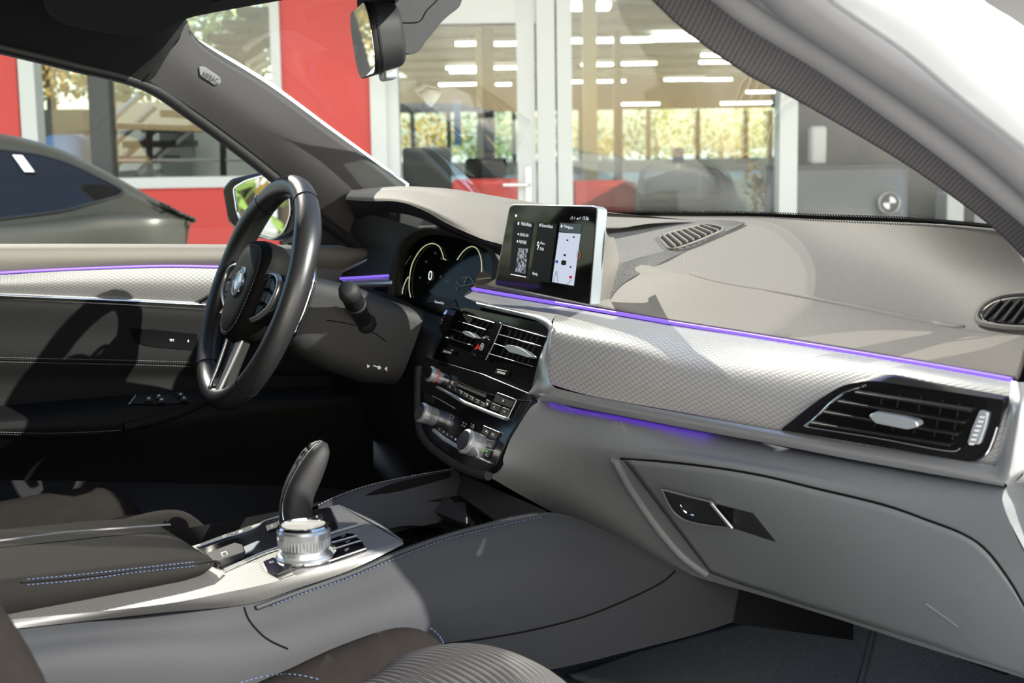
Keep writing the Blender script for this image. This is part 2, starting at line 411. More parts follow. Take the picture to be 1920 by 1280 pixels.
# outer roof skin
rf = grid('roof_skin', [[Vector((sx*.62, y, zz-.02)) for y, zz in ((-2.0, 1.36), (-1.0, 1.38), (-.4, 1.36), (-.06, 1.325))] if abs(sx) == 1 else
    [Vector((sx*.62, y, zz+.10*(1-sx*sx))) for y, zz in ((-2.0, 1.40), (-1.0, 1.40), (-.4, 1.37), (.03, 1.29))] for sx in (-1, -.6, 0, .6, 1)], M['paint'], nu=20, nv=16, flip=None)
rf.parent = hl
# rear cabin bulkhead (rear seats and rear window zone, behind the camera)
bk = struct(box('wall_rear', (0, -1.92, .84), (1.5, .04, 1.2), M['leather']))
for sx in (-1, 1):
    rs = struct(box('wall_rear_side', (sx*.76, -1.36, .64), (.06, 1.12, .74), M['leather']))
    grid('rear_light_blocker', [[Vector((sx*.745, y, .99)) for y in (-.93, -1.4, -1.92)], [Vector((sx*.62, y, 1.36)) for y in (-.93, -1.4, -1.92)]], M['gloss'], rs, nu=4)  # opaque panels out of view, added to keep sky light out
    tube('door_post', [Vector((sx*.765, -.93, .30)), Vector((sx*.765, -.93, .98)), Vector((sx*.63, -.97, 1.37))], .045, M['head'], rs, n=12)
# passenger A-pillar (nearest the camera): woven lining, two grey seal rolls, white body flange
pa = grid('trim_2', [[Vector((0.555, -1.0, 1.345)), Vector((0.555, -.5, 1.337)), Vector((0.551, -.22, 1.315))]+PX([(1120, -80, .52), (1280, 55, .55), (1400, 140, .57), (1500, 192, .58), (1700, 310, .61), (1850, 418, .635), (1920, 485, .65), (2000, 580, .67)]),
    [Vector((0.585, -1.0, 1.335)), Vector((0.585, -.5, 1.327)), Vector((0.581, -.22, 1.305))]+PX([(1180, -90, .56), (1345, 40, .585), (1470, 120, .605), (1570, 180, .615), (1740, 282, .64), (1860, 375, .66), (1940, 450, .675), (2010, 540, .69)]),
    [Vector((0.612, -1.0, 1.328)), Vector((0.612, -.5, 1.320)), Vector((0.608, -.22, 1.298))]+PX([(1240, -80, .60), (1400, 25, .62), (1530, 106, .64), (1620, 168, .65), (1760, 272, .67), (1870, 360, .685), (1950, 430, .70), (2020, 510, .71)])],
    M['pillar'], nu=60, nv=10, thick=.008)
struct(pa)
tube('inner_seal_roll', [Vector((0.628, -1.0, 1.330)), Vector((0.628, -.5, 1.322)), Vector((0.624, -.22, 1.300))]+PX([(1250, -90, .615), (1410, 18, .635), (1540, 98, .655), (1630, 160, .665), (1775, 266, .685), (1882, 352, .70), (1960, 420, .715), (2030, 500, .725)]), .016, M['rubber'], pa, seg=14, n=60)
tube('seal_groove', [Vector((0.648, -1.0, 1.338)), Vector((0.648, -.5, 1.330)), Vector((0.644, -.22, 1.308))]+PX([(1300, -90, .64), (1450, 2, .66), (1570, 80, .68), (1670, 146, .69), (1810, 246, .71), (1910, 325, .722), (2000, 410, .735)]), .012, M['rubber'], pa, seg=12, n=60)
tube('outer_seal_roll', [Vector((0.672, -1.0, 1.352)), Vector((0.672, -.5, 1.344)), Vector((0.668, -.22, 1.322))]+PX([(1400, -90, .675), (1510, -12, .69), (1625, 66, .705), (1735, 140, .715), (1850, 226, .73), (1930, 295, .74), (2020, 380, .75)]), .030, M['rubber'], pa, seg=16, n=60)
bd = grid('body_flange', [[Vector((0.690, -1.0, 1.375)), Vector((0.690, -.5, 1.367)), Vector((0.686, -.22, 1.345))]+PX([(1430, -110, .71), (1540, -6, .73), (1690, 98, .75), (1800, 190, .76), (1922, 285, .77), (2020, 370, .775)]),
    [Vector((0.690, -1.0, 1.405)), Vector((0.690, -.5, 1.397)), Vector((0.686, -.22, 1.375))]+PX([(1500, -130, .76), (1640, -10, .785), (1780, 85, .80), (1890, 180, .81), (2000, 270, .815), (2080, 340, .82)]),
    [Vector((0.640, -1.0, 1.425)), Vector((0.640, -.5, 1.417)), Vector((0.636, -.22, 1.395))]+PX([(1660, -140, .79), (1835, -5, .83), (1925, 64, .845), (2020, 140, .85), (2110, 220, .85), (2160, 270, .85)])], M['paint'], pa, nu=30, nv=8, thick=.01)
# car body side ahead of the door opening: sill, dash end wall and wing
cowl = grid('wall_front', [[Vector((x, y-.22*(x/.66)**2, z)) for x in (-.70, -.5, -.25, 0, .25, .5, .70)] for y, z in ((.74, .955), (.82, .94), (.92, .80), (.95, .5), (.95, .25))], M['black'], nu=20)
struct(cowl); solid(cowl, .01)
wing = grid('wall_wing', [[Vector((.765, .345, z)) for z in (.25, .6, .85, 1.08)], [Vector((.79, .42, z)) for z in (.25, .6, .85, 1.06)], [Vector((.84, .55, z)) for z in (.25, .6, .85, .99)], [Vector((.90, .9, z)) for z in (.25, .6, .8, .93)], [Vector((.90, 1.6, z)) for z in (.25, .6, .75, .86)]], M['paint'], nu=12, nv=10)
struct(wing)
wingl = grid('wall_wing_far', [[Vector((-.80, .42, z)) for z in (.25, .6, .8, .93)], [Vector((-.90, .9, z)) for z in (.25, .6, .8, .90)], [Vector((-.90, 1.6, z)) for z in (.25, .6, .75, .84)]], M['paint'], nu=12, nv=10)
struct(wingl)
for sx, nm in ((-1, 'wall_kick_far'), (1, 'wall_kick')):
    struct(box(nm, (sx*.755, .66, .60), (.02, .62, .72), M['black']))
bonnet = grid('wall_bonnet', [[Vector((x*k, y, z-.03*x*x)) for x in (-1, -.5, 0, .5, 1)] for y, z, k in ((.80, .975, .70), (1.0, .965, .85), (1.5, .90, .9), (1.9, .80, .88), (2.1, .65, .8))], M['paint'], nu=20, nv=14)
struct(bonnet)
sill = struct(box('wall_sill', (.77, -.35, .30), (.10, 1.4, .14), M['paint'], bevel=.03))
# windscreen
BASE = [(-.675, .40, 1.030), (-.60, .53, 1.0)]+[tuple(P(a, b, y=c)+Vector((0, .012, -.004))) for a, b, c in ((960, 392, .69), (1140, 402, .71), (1390, 404, .68), (1520, 409, .65), (1710, 416, .58), (1880, 430, .47))]
HEAD = [(-.585, -.045, 1.315), (-.5, -.02, 1.325), (-.3, .03, 1.335), (-.12, .055, 1.338), (.08, .055, 1.338), (.25, .035, 1.335), (.48, -.02, 1.325), (.56, -.045, 1.28)]
midr = [((a[0]+b[0])/2*1.01, (a[1]+b[1])/2+.01, (a[2]+b[2])/2+.012) for a, b in zip(BASE, HEAD)]
ws = grid('window_1', [[Vector(p) for p in r] for r in (BASE, midr, HEAD)], M['windshield'], nu=40, nv=20)
struct(ws)
fr_ = grid('frit_band', [[Vector(p)+Vector((0, -.002, .001)) for p in BASE], [Vector(b).lerp(Vector(h), .022)+Vector((0, -.002, .001)) for b, h in zip(BASE, HEAD)]], M['rubberd'], ws, nu=40)
v = []; f = []
bb = resample([Vector(b).lerp(Vector(h), .026)+Vector((0, -.0025, .001)) for b, h in zip(BASE, HEAD)], 260)
for p in bb:
    i = len(v); d = Vector((0, -.5, .45)).normalized()*.0022
    v += [p-X_*.0016-d, p+X_*.0016-d, p+X_*.0016+d, p-X_*.0016+d]; f.append((i, i+1, i+2, i+3))
o = mesh('frit_dots', v, f, M['rubberd'], ws, 0); o['kind'] = 'stuff'
# driver's side window pane
sg = grid('window_2', [PX([(-500, 452, -.765), (0, 455, -.765), (300, 457, -.765), (600, 460, -.765), (690, 470, -.765)]), PX([(-500, -10, -.62), (0, 80, -.625), (268, 150, -.625), (560, 365, -.72), (692, 468, -.762)])], M['sideglass'], nu=20, nv=8)
struct(sg)

# ================================================================== DASHBOARD
dash = thing('dashboard', 'dark grey dashboard with bright diamond-textured aluminium trim across the cabin', 'dashboard', (0, .4, .6))
pad_rows = [PY([(890, 537, .312), (935, 544, .313), (1115, 574, .322), (1250, 597, .328), (1410, 622, .336), (1600, 653, .336), (1800, 687, .334), (1906, 705, .332)]),
    PY([(890, 527, .318), (938, 535, .320), (1118, 562, .332), (1255, 585, .340), (1415, 610, .350), (1605, 640, .350), (1802, 673, .350), (1912, 692, .345)]),
    PY([(905, 490, .35), (985, 512, .365), (1150, 524, .385), (1290, 522, .400), (1430, 550, .403), (1610, 585, .405), (1800, 621, .405), (1930, 634, .40)]),
    PY([(907, 470, .37), (985, 482, .40), (1150, 486, .425), (1290, 507, .424), (1430, 536, .424), (1610, 571, .426), (1800, 608, .425), (1935, 622, .418)]),
    PY([(915, 420, .46), (975, 435, .50), (1145, 445, .53), (1280, 447, .54), (1410, 462, .55), (1570, 487, .54), (1760, 512, .51), (1930, 520, .455)]),
    PY([(925, 380, .66), (960, 392, .69), (1140, 402, .71), (1260, 403.5, .70), (1390, 404, .68), (1520, 409, .65), (1710, 416, .58), (1880, 430, .47)])]
pad = grid('upper_pad', pad_rows, M['pad'], dash, nu=90, nv=50, thick=.006)
SP = Surf(pad)
# light strip, trim
ls = PY([(886, 541, .306), (927, 548.5, .307), (1000, 561, .311), (1115, 580, .316), (1250, 603, .321), (1410, 628.5, .329), (1600, 660, .329), (1800, 694, .327), (1896, 711.5, .325)])
tube('ambient_light_strip', ls, .0026, M['purple'], dash, n=50)
T_ = [(-.225, .303, .893), (-.1, .306, .8905), (0, .312, .888), (.088, .316, .886), (.16, .320, .8845), (.27, .326, .883), (.40, .328, .881), (.53, .327, .879), (.63, .326, .878), (.722, .324, .877)]
T_ = [P(a, b, y=c) for a, b, c in ((880, 544, .303), (935, 554, .304), (1010, 567, .308), (1085, 580, .313), (1180, 596, .317), (1290, 614, .322), (1430, 636, .326), (1600, 664, .326), (1770, 693, .324), (1896, 716, .322))]
# shelf above the centre vents
grid('vent_shelf', [T_[:4], PY([(870, 555, .27), (915, 568, .265), (975, 580, .26), (1045, 590, .25)]), PY([(893, 566, .235), (930, 574, .228), (985, 586, .218), (1034, 604, .207)])], M['trim'], dash, nu=24, nv=10, sharp=0)
Lw_up = PY([(1034, 604, .207), (1042, 724, .190), (1100, 740, .205), (1200, 759, .225), (1310, 779, .245), (1466, 809, .268), (1600, 838, .285), (1750, 866, .30), (1884, 888, .310)])
face = grid('trim_panel', [T_[3:], PY([(1045, 590, .25), (1195, 613, .270), (1310, 637, .288), (1450, 662, .300), (1620, 690, .305), (1780, 715, .306), (1897, 738, .308)]),
    PY([(1036, 612, .204), (1160, 640, .222), (1300, 676, .252), (1450, 706, .276), (1625, 737, .290), (1785, 762, .295), (1895, 785, .300)]),
    PY([(1030, 660, .192), (1130, 695, .206), (1290, 730, .238), (1450, 760, .265), (1630, 796, .284), (1785, 822, .295), (1890, 840, .302)]),
    PY([(1026, 718, .184), (1110, 742, .202), (1285, 774, .240), (1450, 806, .268), (1630, 838, .288), (1780, 861, .300), (1884, 878, .308)])], M['trim'], dash, nu=60, nv=24, sharp=0)
SF = Surf(face)
# satin frame: vent edge, lower strip, right-hand end
fr1 = grid('trim_frame', [PY([(893, 566, .236), (935, 575, .229), (985, 586, .219), (1018, 594, .208), (1036, 608, .203), (1036, 628, .199), (1029, 670, .189), (1029, 708, .182), (1046, 729, .182), (1100, 741, .199)]),
    PY([(893, 569, .233), (935, 578, .226), (985, 590, .215), (1012, 599, .205), (1029, 611, .200), (1030, 628, .196), (1017, 670, .186), (1010, 715, .180), (1018, 741, .178), (1100, 757, .196)]),
    PY([(893, 573, .236), (935, 583, .229), (985, 595, .219), (1008, 602, .209), (1025, 614, .204), (1027, 628, .200), (1010, 675, .191), (998, 725, .186), (996, 744, .186), (1100, 766, .205)])], M['satin'], dash, nu=60, nv=7, sharp=0)
strip = grid('lower_trim_strip', [PY([(1044, 728, .181), (1100, 741, .199), (1200, 760, .222), (1310, 780, .242), (1466, 809, .266), (1600, 832, .283), (1750, 855, .295), (1886, 876, .303)]),
    PY([(1020, 741, .178), (1095, 756, .195), (1200, 775, .217), (1310, 795, .237), (1468, 824, .261), (1602, 849, .278), (1752, 876, .290), (1884, 904, .302)]),
    PY([(1000, 748, .186), (1095, 766, .203), (1200, 786, .225), (1310, 807, .245), (1468, 836, .269), (1602, 862, .286), (1752, 889, .300), (1883, 911, .310)])], M['satin'], dash, nu=50, nv=7)
end = grid('trim_end', [PY([(1896, 713, .322), (1890, 760, .300), (1878, 830, .298), (1868, 870, .300), (1848, 883, .299)]), PY([(1908, 716, .318), (1915, 760, .295), (1905, 830, .293), (1895, 880, .294), (1884, 905, .302)]), PY([(1925, 716, .325), (1940, 760, .31), (1932, 830, .31), (1922, 880, .31), (1890, 912, .312)])], M['satin'], dash, nu=20, nv=6)
grid('dash_end_cap', [PY([(1925, 712, .325), (1938, 760, .312), (1930, 830, .31), (1918, 890, .312), (1886, 913, .315), (1880, 950, .305), (1905, 1000, .315), (1950, 1095, .335), (2015, 1300, .37)]), PY([(1990, 712, .40), (2010, 760, .40), (2010, 830, .40), (2010, 900, .40), (2010, 925, .40), (2010, 950, .40), (2030, 1000, .42), (2070, 1095, .43), (2120, 1300, .45)])], M['lower'], dash, nu=30)
tube('lower_ambient_lamp', PY([(1035, 748, .205), (1100, 760, .222), (1200, 780, .243), (1330, 804, .265)]), .0022, M['violet'], dash, n=20)
# lower dash
KP = Plane(P(996, 738, x=.084), P(790, 735, x=-.19), P(920, 880, x=.055))
kc = [KP.at(a, b, -.002) for a, b in ((997, 746), (984, 767), (962, 803), (943, 838), (928, 868), (906, 887))]
rows = [[kc[0]]+PY([(1060, 760, .220), (1150, 777, .240), (1300, 806, .268), (1450, 834, .291), (1600, 862, .306), (1750, 889, .318), (1884, 911, .325)]),
    [kc[1]]+PY([(1058, 776, .196), (1150, 792, .215), (1305, 818, .256), (1460, 846, .280), (1610, 872, .296), (1755, 898, .308), (1884, 916, .315)]),
    [kc[2]]+PY([(1055, 815, .186), (1160, 830, .208), (1320, 848, .240), (1480, 876, .265), (1625, 903, .284), (1765, 927, .298), (1880, 940, .306)]),
    [kc[3]]+PY([(1050, 853, .190), (1164, 862, .215), (1340, 882, .236), (1500, 910, .262), (1640, 945, .284), (1775, 975, .300), (1902, 998, .308)]),
    [kc[4]]+PY([(1046, 905, .210), (1205, 945, .275), (1400, 985, .292), (1560, 1020, .304), (1700, 1055, .317), (1830, 1085, .327), (1947, 1095, .334)]),
    [kc[5]]+PY([(1040, 962, .245), (1255, 1063, .335), (1430, 1117, .372), (1580, 1163, .375), (1730, 1212, .375), (1870, 1255, .37), (2012, 1300, .368)])]
und = [rows[-1],
    PY([(922, 886, .20), (1050, 962, .26), (1270, 1063, .42), (1450, 1117, .46), (1600, 1163, .47), (1750, 1212, .47), (1890, 1255, .47), (2030, 1300, .45)])]
low = grid('lower_panel', rows, M['lower'], dash, nu=80, nv=40)
grid('underside', und, M['black'], dash, nu=40)
box('light_block_core', (.22, .50, .70), (.92, .24, .30), M['hole'], dash)  # unseen block added to stop sun leaking through the hollow dash
SL = Surf(low)
lid = patch('glovebox_lid', SL, [(1168, 862), (1260, 870), (1356, 882), (1440, 897), (1527, 918), (1655, 949), (1741, 979), (1805, 1004), (1847, 1034), (1890, 1090), (1925, 1150)],
    [(1332, 1074), (1390, 1096), (1450, 1115), (1506, 1134), (1560, 1150), (1613, 1167), (1680, 1188), (1741, 1207), (1800, 1228), (1870, 1250), (1960, 1280)], M['lower'], dash, .003, 40, 20, thick=.003)
SLID = Surf(lid)
line_on('lid_edge_roll', SL, [(1153, 860), (1166, 885), (1181, 912), (1228, 981), (1279, 1041), (1328, 1077)], .006, M['lower'], dash, 0, seg=10)
line_on('lid_gap', SL, [(1164, 860), (1260, 867), (1356, 879), (1440, 894), (1527, 915), (1655, 946), (1741, 976), (1805, 1001), (1849, 1031), (1892, 1087), (1925, 1145)], .0016, M['hole'], dash, .001, n=60)
latch = patch('latch', SLID, [(1240, 918), (1262, 925), (1290, 932), (1334, 942)], [(1262, 958), (1285, 976), (1325, 984), (1372, 990)], M['soft'], lid, .003, 16, 8, thick=.003)
patch('latch_recess', SLID, [(1336, 942), (1352, 947), (1380, 954), (1412, 962)], [(1374, 990), (1400, 998), (1430, 1008), (1455, 1016)], M['soft'], lid, .0006, 12, 6)
patch('latch_cavity', SLID, [(1346, 946), (1355, 948), (1365, 951), (1375, 954)], [(1374, 988), (1375, 987), (1375, 984), (1374, 980)], M['hole'], lid, .0012, 8, 6)
line_on('latch_bar', SLID, [(1333, 941), (1352, 964), (1372, 988)], .0035, M['chrome'], lid, .005, n=6, seg=8)
line_on('latch_rim', SLID, [(1241, 917), (1252, 942), (1266, 962), (1288, 976), (1330, 985), (1368, 989)], .0012, M['lower'], lid, .005)
line_on('latch_rim', SLID, [(1241, 917), (1290, 930), (1332, 940)], .0012, M['lower'], lid, .005)
line_on('latch_symbol', SLID, [(1274, 945), (1282, 957), (1292, 963), (1302, 966)], .0015, M['chrome'], lid, .0055, n=10)
line_on('lid_crease', SLID, [(1735, 1131), (1765, 1152), (1797, 1175)], .0014, M['lower'], lid, .0005)

# passenger-side air vent in the trim
PV = Plane(SF.at(1500, 790), SF.at(1860, 770), SF.at(1830, 862))
sv = thing('side_air_vent', 'gloss black air vent with chrome tab at the passenger end of the aluminium trim', 'air vent', tuple(PV.at(1680, 860)))
outl = roundpoly([(1463, 806), (1530, 752), (1578, 722), (1630, 712), (1885, 750), (1872, 805), (1856, 850), (1826, 867)], [3, 20, 20, 25, 10, 15, 25, 18])
plate('surround', PV, outl, .03, M['gloss'], sv, lift=.006, bevel=.0015)
hole = roundpoly([(1512, 796), (1560, 752), (1608, 726), (1660, 725), (1850, 752), (1838, 800), (1812, 838), (1776, 846)], [4, 10, 14, 10, 10, 10, 14, 12])
plate('duct', PV, hole, .02, M['hole'], sv, lift=.0066)
for a, b, c, d in ((1610, 733, 1828, 767), (1578, 750, 1815, 789), (1552, 770, 1803, 811), (1526, 790, 1788, 831)):
    n0 = PV.n; p, q = PV.at(a, b, .009), PV.at(c, d, .009); ax = (q-p).normalized()
    box('slat', (p+q)/2, ((q-p).length, .016, .0028), M['black'], sv, .0008, (ax, n0, ax.cross(n0)))
for a, b, c, d in ((1687, 738, 1675, 806), (1728, 743, 1714, 812), (1768, 750, 1752, 818), (1800, 756, 1786, 824), (1655, 745, 1640, 800)):
    n0 = PV.n; p, q = PV.at(a, b, .0074), PV.at(c, d, .0074); ax = (q-p).normalized()
    box('rear_vane', (p+q)/2, ((q-p).length, .003, .0012), M['soft'], sv, 0, (ax, n0, ax.cross(n0)))
plate('tab', PV, roundpoly([(1627, 779), (1640, 772), (1690, 781), (1718, 790), (1722, 800), (1700, 806), (1640, 794)], 5), .012, M['galv'], sv, lift=.022, bevel=.002)
line_on('chrome_edge', PV, [(1509, 799), (1530, 783), (1560, 754), (1592, 732), (1618, 724)], .0016, M['chrome'], sv, .008)
line_on('chrome_edge', PV, [(1513, 800), (1650, 822), (1776, 845), (1800, 840)], .0007, M['satin'], sv, .0075)
line_on('chrome_edge', PV, [(1870, 800), (1860, 830), (1848, 852), (1828, 865)], .0010, M['chrome'], sv, .0075)
tw = plate('thumbwheel', PV, roundpoly([(1812, 832), (1822, 800), (1836, 768), (1853, 774), (1848, 800), (1836, 834)], 5), .012, M['galv'], sv, lift=.010, bevel=.002)
for k in range(7):
    a, b = 1841-k*3.3, 782+k*8.4
    plate('rib', PV, [(a-4, b-2), (a+4, b-1), (a+3, b+2), (a-5, b+1)], .002, M['print'], tw, lift=.0115)

# centre speaker grille with demister slots on the upper pad
sc = patch('speaker_cover', SP, [(1128, 436), (1165, 428), (1210, 420), (1260, 415), (1320, 412), (1370, 413), (1398, 417)], [(1150, 500), (1175, 490), (1225, 476), (1270, 462), (1320, 446), (1365, 432), (1396, 418)], M['weave'], dash, .004, 30, 8)
SS = Surf(sc)
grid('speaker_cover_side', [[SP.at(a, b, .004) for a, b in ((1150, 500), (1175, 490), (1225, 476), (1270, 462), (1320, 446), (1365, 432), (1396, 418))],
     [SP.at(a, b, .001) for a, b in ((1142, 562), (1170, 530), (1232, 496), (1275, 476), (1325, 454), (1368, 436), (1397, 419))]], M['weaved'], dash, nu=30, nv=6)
dv = patch('demister_slot', SS, [(1238, 444), (1262, 436), (1290, 429), (1322, 423), (1352, 427)], [(1258, 464), (1282, 458), (1308, 449), (1332, 439), (1354, 429)], M['hole'], dash, .0012, 24, 4)
for k in range(8):
    t = (k+.3)/8
    a = Vector((1240, 443)).lerp(Vector((1326, 422)), t); b = Vector((1262, 464)).lerp(Vector((1354, 430)), t)
    p, q = SS.at(a.x, a.y, .0022), SS.at(b.x, b.y, .0022); ax = (q-p).normalized()
    box('slot_fin', (p+q)/2+Z_*.001, ((q-p).length, .0034, .004), M['pad'], dv, .0006, (ax, ax.cross(Z_).normalized(), Z_))
line_on('slot_rim', SS, [(1236, 444), (1244, 455), (1258, 466), (1290, 458), (1330, 442), (1356, 428), (1322, 421), (1285, 428), (1252, 437), (1236, 444)], .0016, M['pad'], dv, .0015, n=60)
line_on('pad_ridge', SP, [(1300, 484), (1286, 492), (1288, 506), (1309, 521), (1363, 536), (1454, 551), (1556, 570), (1712, 601), (1806, 619), (1925, 627)], .006, M['pad'], dash, -.0050, n=80, seg=16)
# defroster vent at the passenger corner
de = patch('corner_defroster', SP, roundpoly([(1838, 590), (1850, 570), (1885, 555), (1930, 548)], 3, 2), roundpoly([(1838, 590), (1845, 606), (1885, 612), (1930, 614)], 3, 2), M['black'], dash, .0035, 20, 6)
patch('defroster_opening', SP, [(1840, 585), (1862, 568), (1890, 561), (1930, 557)], [(1842, 596), (1862, 602), (1892, 606), (1930, 608)], M['hole'], de, .005, 16, 5)
for k in range(5):
    a = (1846+k*18, 596+k*2.5); b = (1878+k*18, 563-k*.5)
    tube('fin', [SP.at(a[0], a[1], .006), SP.at((a[0]+b[0])/2, (a[1]+b[1])/2-2, .007), SP.at(b[0], b[1], .006)], .0016, M['soft'], de, n=6)
line_on('defroster_rim', SP, [(1930, 548), (1885, 553), (1850, 568), (1832, 590), (1840, 606), (1885, 614), (1930, 616)], .0035, M['pad'], de, .003, n=40)

# instrument hood
HL = PY([(647, 374, .262), (690, 377, .262), (747, 378, .262), (794, 394, .262), (841, 420, .265), (902, 447, .275), (940, 458, .29), (965, 470, .31)])
grid('hood_underside', [PY([(668, 412, .33), (700, 402, .33), (750, 400, .33), (800, 414, .33), (850, 440, .33), (900, 462, .33), (935, 478, .33), (960, 492, .34)]),
    PY([(652, 382, .285), (692, 384, .285), (748, 386, .285), (796, 402, .285), (842, 428, .285), (902, 455, .29), (938, 464, .30), (962, 476, .32)]), HL], M['soft'], dash, nu=70, nv=14)
hood = grid('instrument_hood', [HL,
    PY([(649, 368, .266), (692, 369, .268), (750, 370, .270), (800, 384, .270), (846, 404, .275), (904, 430, .288), (943, 443, .302), (968, 452, .32)]),
    PY([(655, 361, .285), (698, 359, .295), (755, 358, .302), (805, 364, .308), (853, 374, .315), (908, 389, .33), (948, 400, .345), (975, 410, .36)]),
    PY([(668, 357.5, .32), (702, 354, .335), (760, 351, .35), (810, 352, .36), (860, 356, .37), (910, 365, .385), (955, 377, .40), (985, 388, .42)]),
    [Vector(p) for p in ((-.655, .40, 1.015), (-.64, .44, 1.01), (-.58, .50, 1.0), (-.5, .55, .995), (-.42, .58, .99), (-.33, .60, .99), (-.22, .62, .99), (-.12, .63, .99))]],
    M['pad'], dash, nu=70, nv=44)
# dark fascia left of the cluster, knee panel
grid('driver_fascia', [PY([(640, 395, .33), (700, 404, .33), (760, 420, .33), (790, 430, .335)]), PY([(660, 440, .33), (700, 446, .325), (740, 455, .32), (752, 470, .325)]), PY([(690, 478, .335), (712, 482, .325), (738, 490, .315), (742, 500, .315)]), PY([(618, 527, .30), (680, 521, .305), (733, 519, .305), (738, 540, .31)])], M['soft'], dash, nu=20, nv=14)
tube('driver_light_strip', PY([(638, 522, .296), (680, 519.5, .298), (728, 516.5, .30)]), .0022, M['purple'], dash, n=10)
grid('driver_trim', [PY([(640, 525, .296), (690, 522, .298), (735, 520, .30)]), PY([(648, 533, .285), (695, 531, .287), (735, 530, .29)]), PY([(655, 539, .29), (700, 538, .29), (735, 536, .295)])], M['satin'], dash, nu=12, nv=6)
tube('driver_trim_edge', PY([(616, 524, .30), (645, 508, .31), (690, 487, .33)]), .003, M['satin'], dash, n=14)
grid('driver_end_panel', [PX([(540, 455, -.775), (640, 455, -.775), (780, 470, -.775)]), PX([(540, 640, -.775), (640, 640, -.775), (780, 640, -.775)])], M['black'], dash, nu=6)
knee = grid('knee_panel', [PY([(560, 540, .32), (650, 541, .30), (720, 548, .29), (800, 584, .275), (850, 600, .262)]), PY([(560, 580, .30), (660, 570, .275), (735, 580, .255), (800, 620, .235), (820, 650, .225)]), PY([(560, 680, .28), (660, 680, .25), (740, 680, .225), (790, 700, .20), (800, 740, .20)]), PY([(560, 800, .34), (660, 800, .32), (740, 800, .28), (800, 815, .23), (840, 860, .21)]), PY([(560, 960, .45), (660, 960, .45), (740, 960, .45), (800, 960, .40), (880, 960, .36)])], M['black'], dash, nu=24, nv=20)
# ================================================================== INFOTAINMENT DISPLAY
TR, BR, TL = P(1121, 386, x=.125), P(1106, 573, x=.125), P(955, 382, x=-.125)
DP = Plane(TR, BR, TL)
disp = thing('infotainment_display', 'free-standing tablet-like screen showing three menu tiles on top of the dashboard', 'display', tuple(DP.at(1020, 556)))
scr = roundpoly([(955, 382), (1121, 385), (1106, 574), (926, 536)], [10, 12, 6, 6])
plate('housing', DP, [(a, b) for a, b in scr], .017, M['dispside'], disp, lift=0, bevel=.002, taper=.985)
q = [(957, 384), (1118.5, 387), (1104, 571), (928, 534)]
plate('screen_glass', DP, roundpoly(q, [9, 10, 5, 5]), .004, M['screen'], disp, lift=.0012, bevel=.0008)
L = .0022
tl_ = [((963, 414), (1000, 418), (986, 520), (955, 514)), ((1009, 416), (1044, 420), (1030, 530), (993, 523))]
for t in tl_: plate('menu_tile', DP, t, .0006, M['ui_tile'], disp, lift=L-.0004)
plate('tile_header', DP, ((1050, 417), (1091, 421), (1088, 437), (1048, 434)), .0006, M['ui_grey'], disp, lift=L-.0003)
mp = plate('map_tile', DP, ((1048, 435.5), (1088, 438.5), (1075, 535.5), (1035, 528.5)), .0006, M['map'], disp, lift=L-.0003)
txt('tile_lettering', 'Média/Rádio', DP, (977, 422), (996, 425), (978, 415.5), M['ui_white'], disp, L)
txt('tile_lettering', 'Komunikace', DP, (1015, 425), (1036, 428), (1016, 418.5), M['ui_white'], disp, L)
txt('tile_lettering', 'Navigace', DP, (1057, 428), (1074, 431), (1058, 421), M['ui_white'], disp, L)
txt('clock_lettering', '13:36', DP, (1092.5, 411.5), (1103, 413), (1093.5, 405), M['ui_white'], disp, L)
txt('status_lettering', '⚠1 ◢ Γ', DP, (1069, 411), (1089, 412.5), (1070, 405), M['ui_white'], disp, L)
txt('track_lettering', 'DON SH', DP, (974.5, 442), (990, 444.5), (975.5, 436.5), M['ui_white'], disp, L)
txt('track_lettering', 'PANTHER', DP, (972.5, 455.5), (986.5, 458), (973.5, 449.5), M['ui_white'], disp, L)
txt('date_lettering', '9', DP, (1006, 468), (1010, 469), (1007.5, 452), M['ui_white'], disp, L)
txt('date_lettering', 'Říjen', DP, (1013, 458), (1021, 460), (1014, 452), M['ui_white'], disp, L)
txt('date_lettering', '2025', DP, (1011.5, 468), (1019, 470), (1012.5, 463), M['ui_white'], disp, L)
txt('name_lettering', 'Nardo', DP, (998, 514.5), (1007.5, 517), (999, 509), M['ui_white'], disp, L)
for a in ((970, 414, 974, 423), (1011, 417, 1014, 426), (1051, 419, 1055, 428), (968.5, 448, 971.5, 456), (970, 435, 973.5, 442), (965, 400, 970, 408)):
    plate('menu_icon', DP, ((a[0]+1, a[1]+2), (a[2]-.8, a[1]+2.2), (a[2]-1.4, a[3]-1.5), (a[0]+.4, a[3]-2)), .0004, M['ui_white'], disp, lift=L)
mc = mat('cover_picture', (0, 0, 0), .5, emit=((.3, .32, .36), .7), )
t_ = mc.node_tree; b_n = t_.nodes['Principled BSDF']; nn_ = t_.nodes.new('ShaderNodeTexNoise'); nn_.inputs['Scale'].default_value = 260
tcn = t_.nodes.new('ShaderNodeTexCoord'); rp = t_.nodes.new('ShaderNodeValToRGB'); rp.color_ramp.elements[0].position = .4; rp.color_ramp.elements[1].position = .62
rp.color_ramp.elements[1].color = (.5, .53, .62, 1)
t_.links.new(tcn.outputs['Object'], nn_.inputs['Vector']); t_.links.new(nn_.outputs[0], rp.inputs[0]); t_.links.new(rp.outputs[0], b_n.inputs['Emission Color'])
plate('cover_picture', DP, ((972, 465), (989.5, 466), (984, 513), (966, 509)), .0004, mc, disp, lift=L)
plate('progress_line', DP, ((957.5, 513), (986, 518.5), (985.5, 520), (957, 514.5)), .0004, M['ui_white'], disp, lift=L)
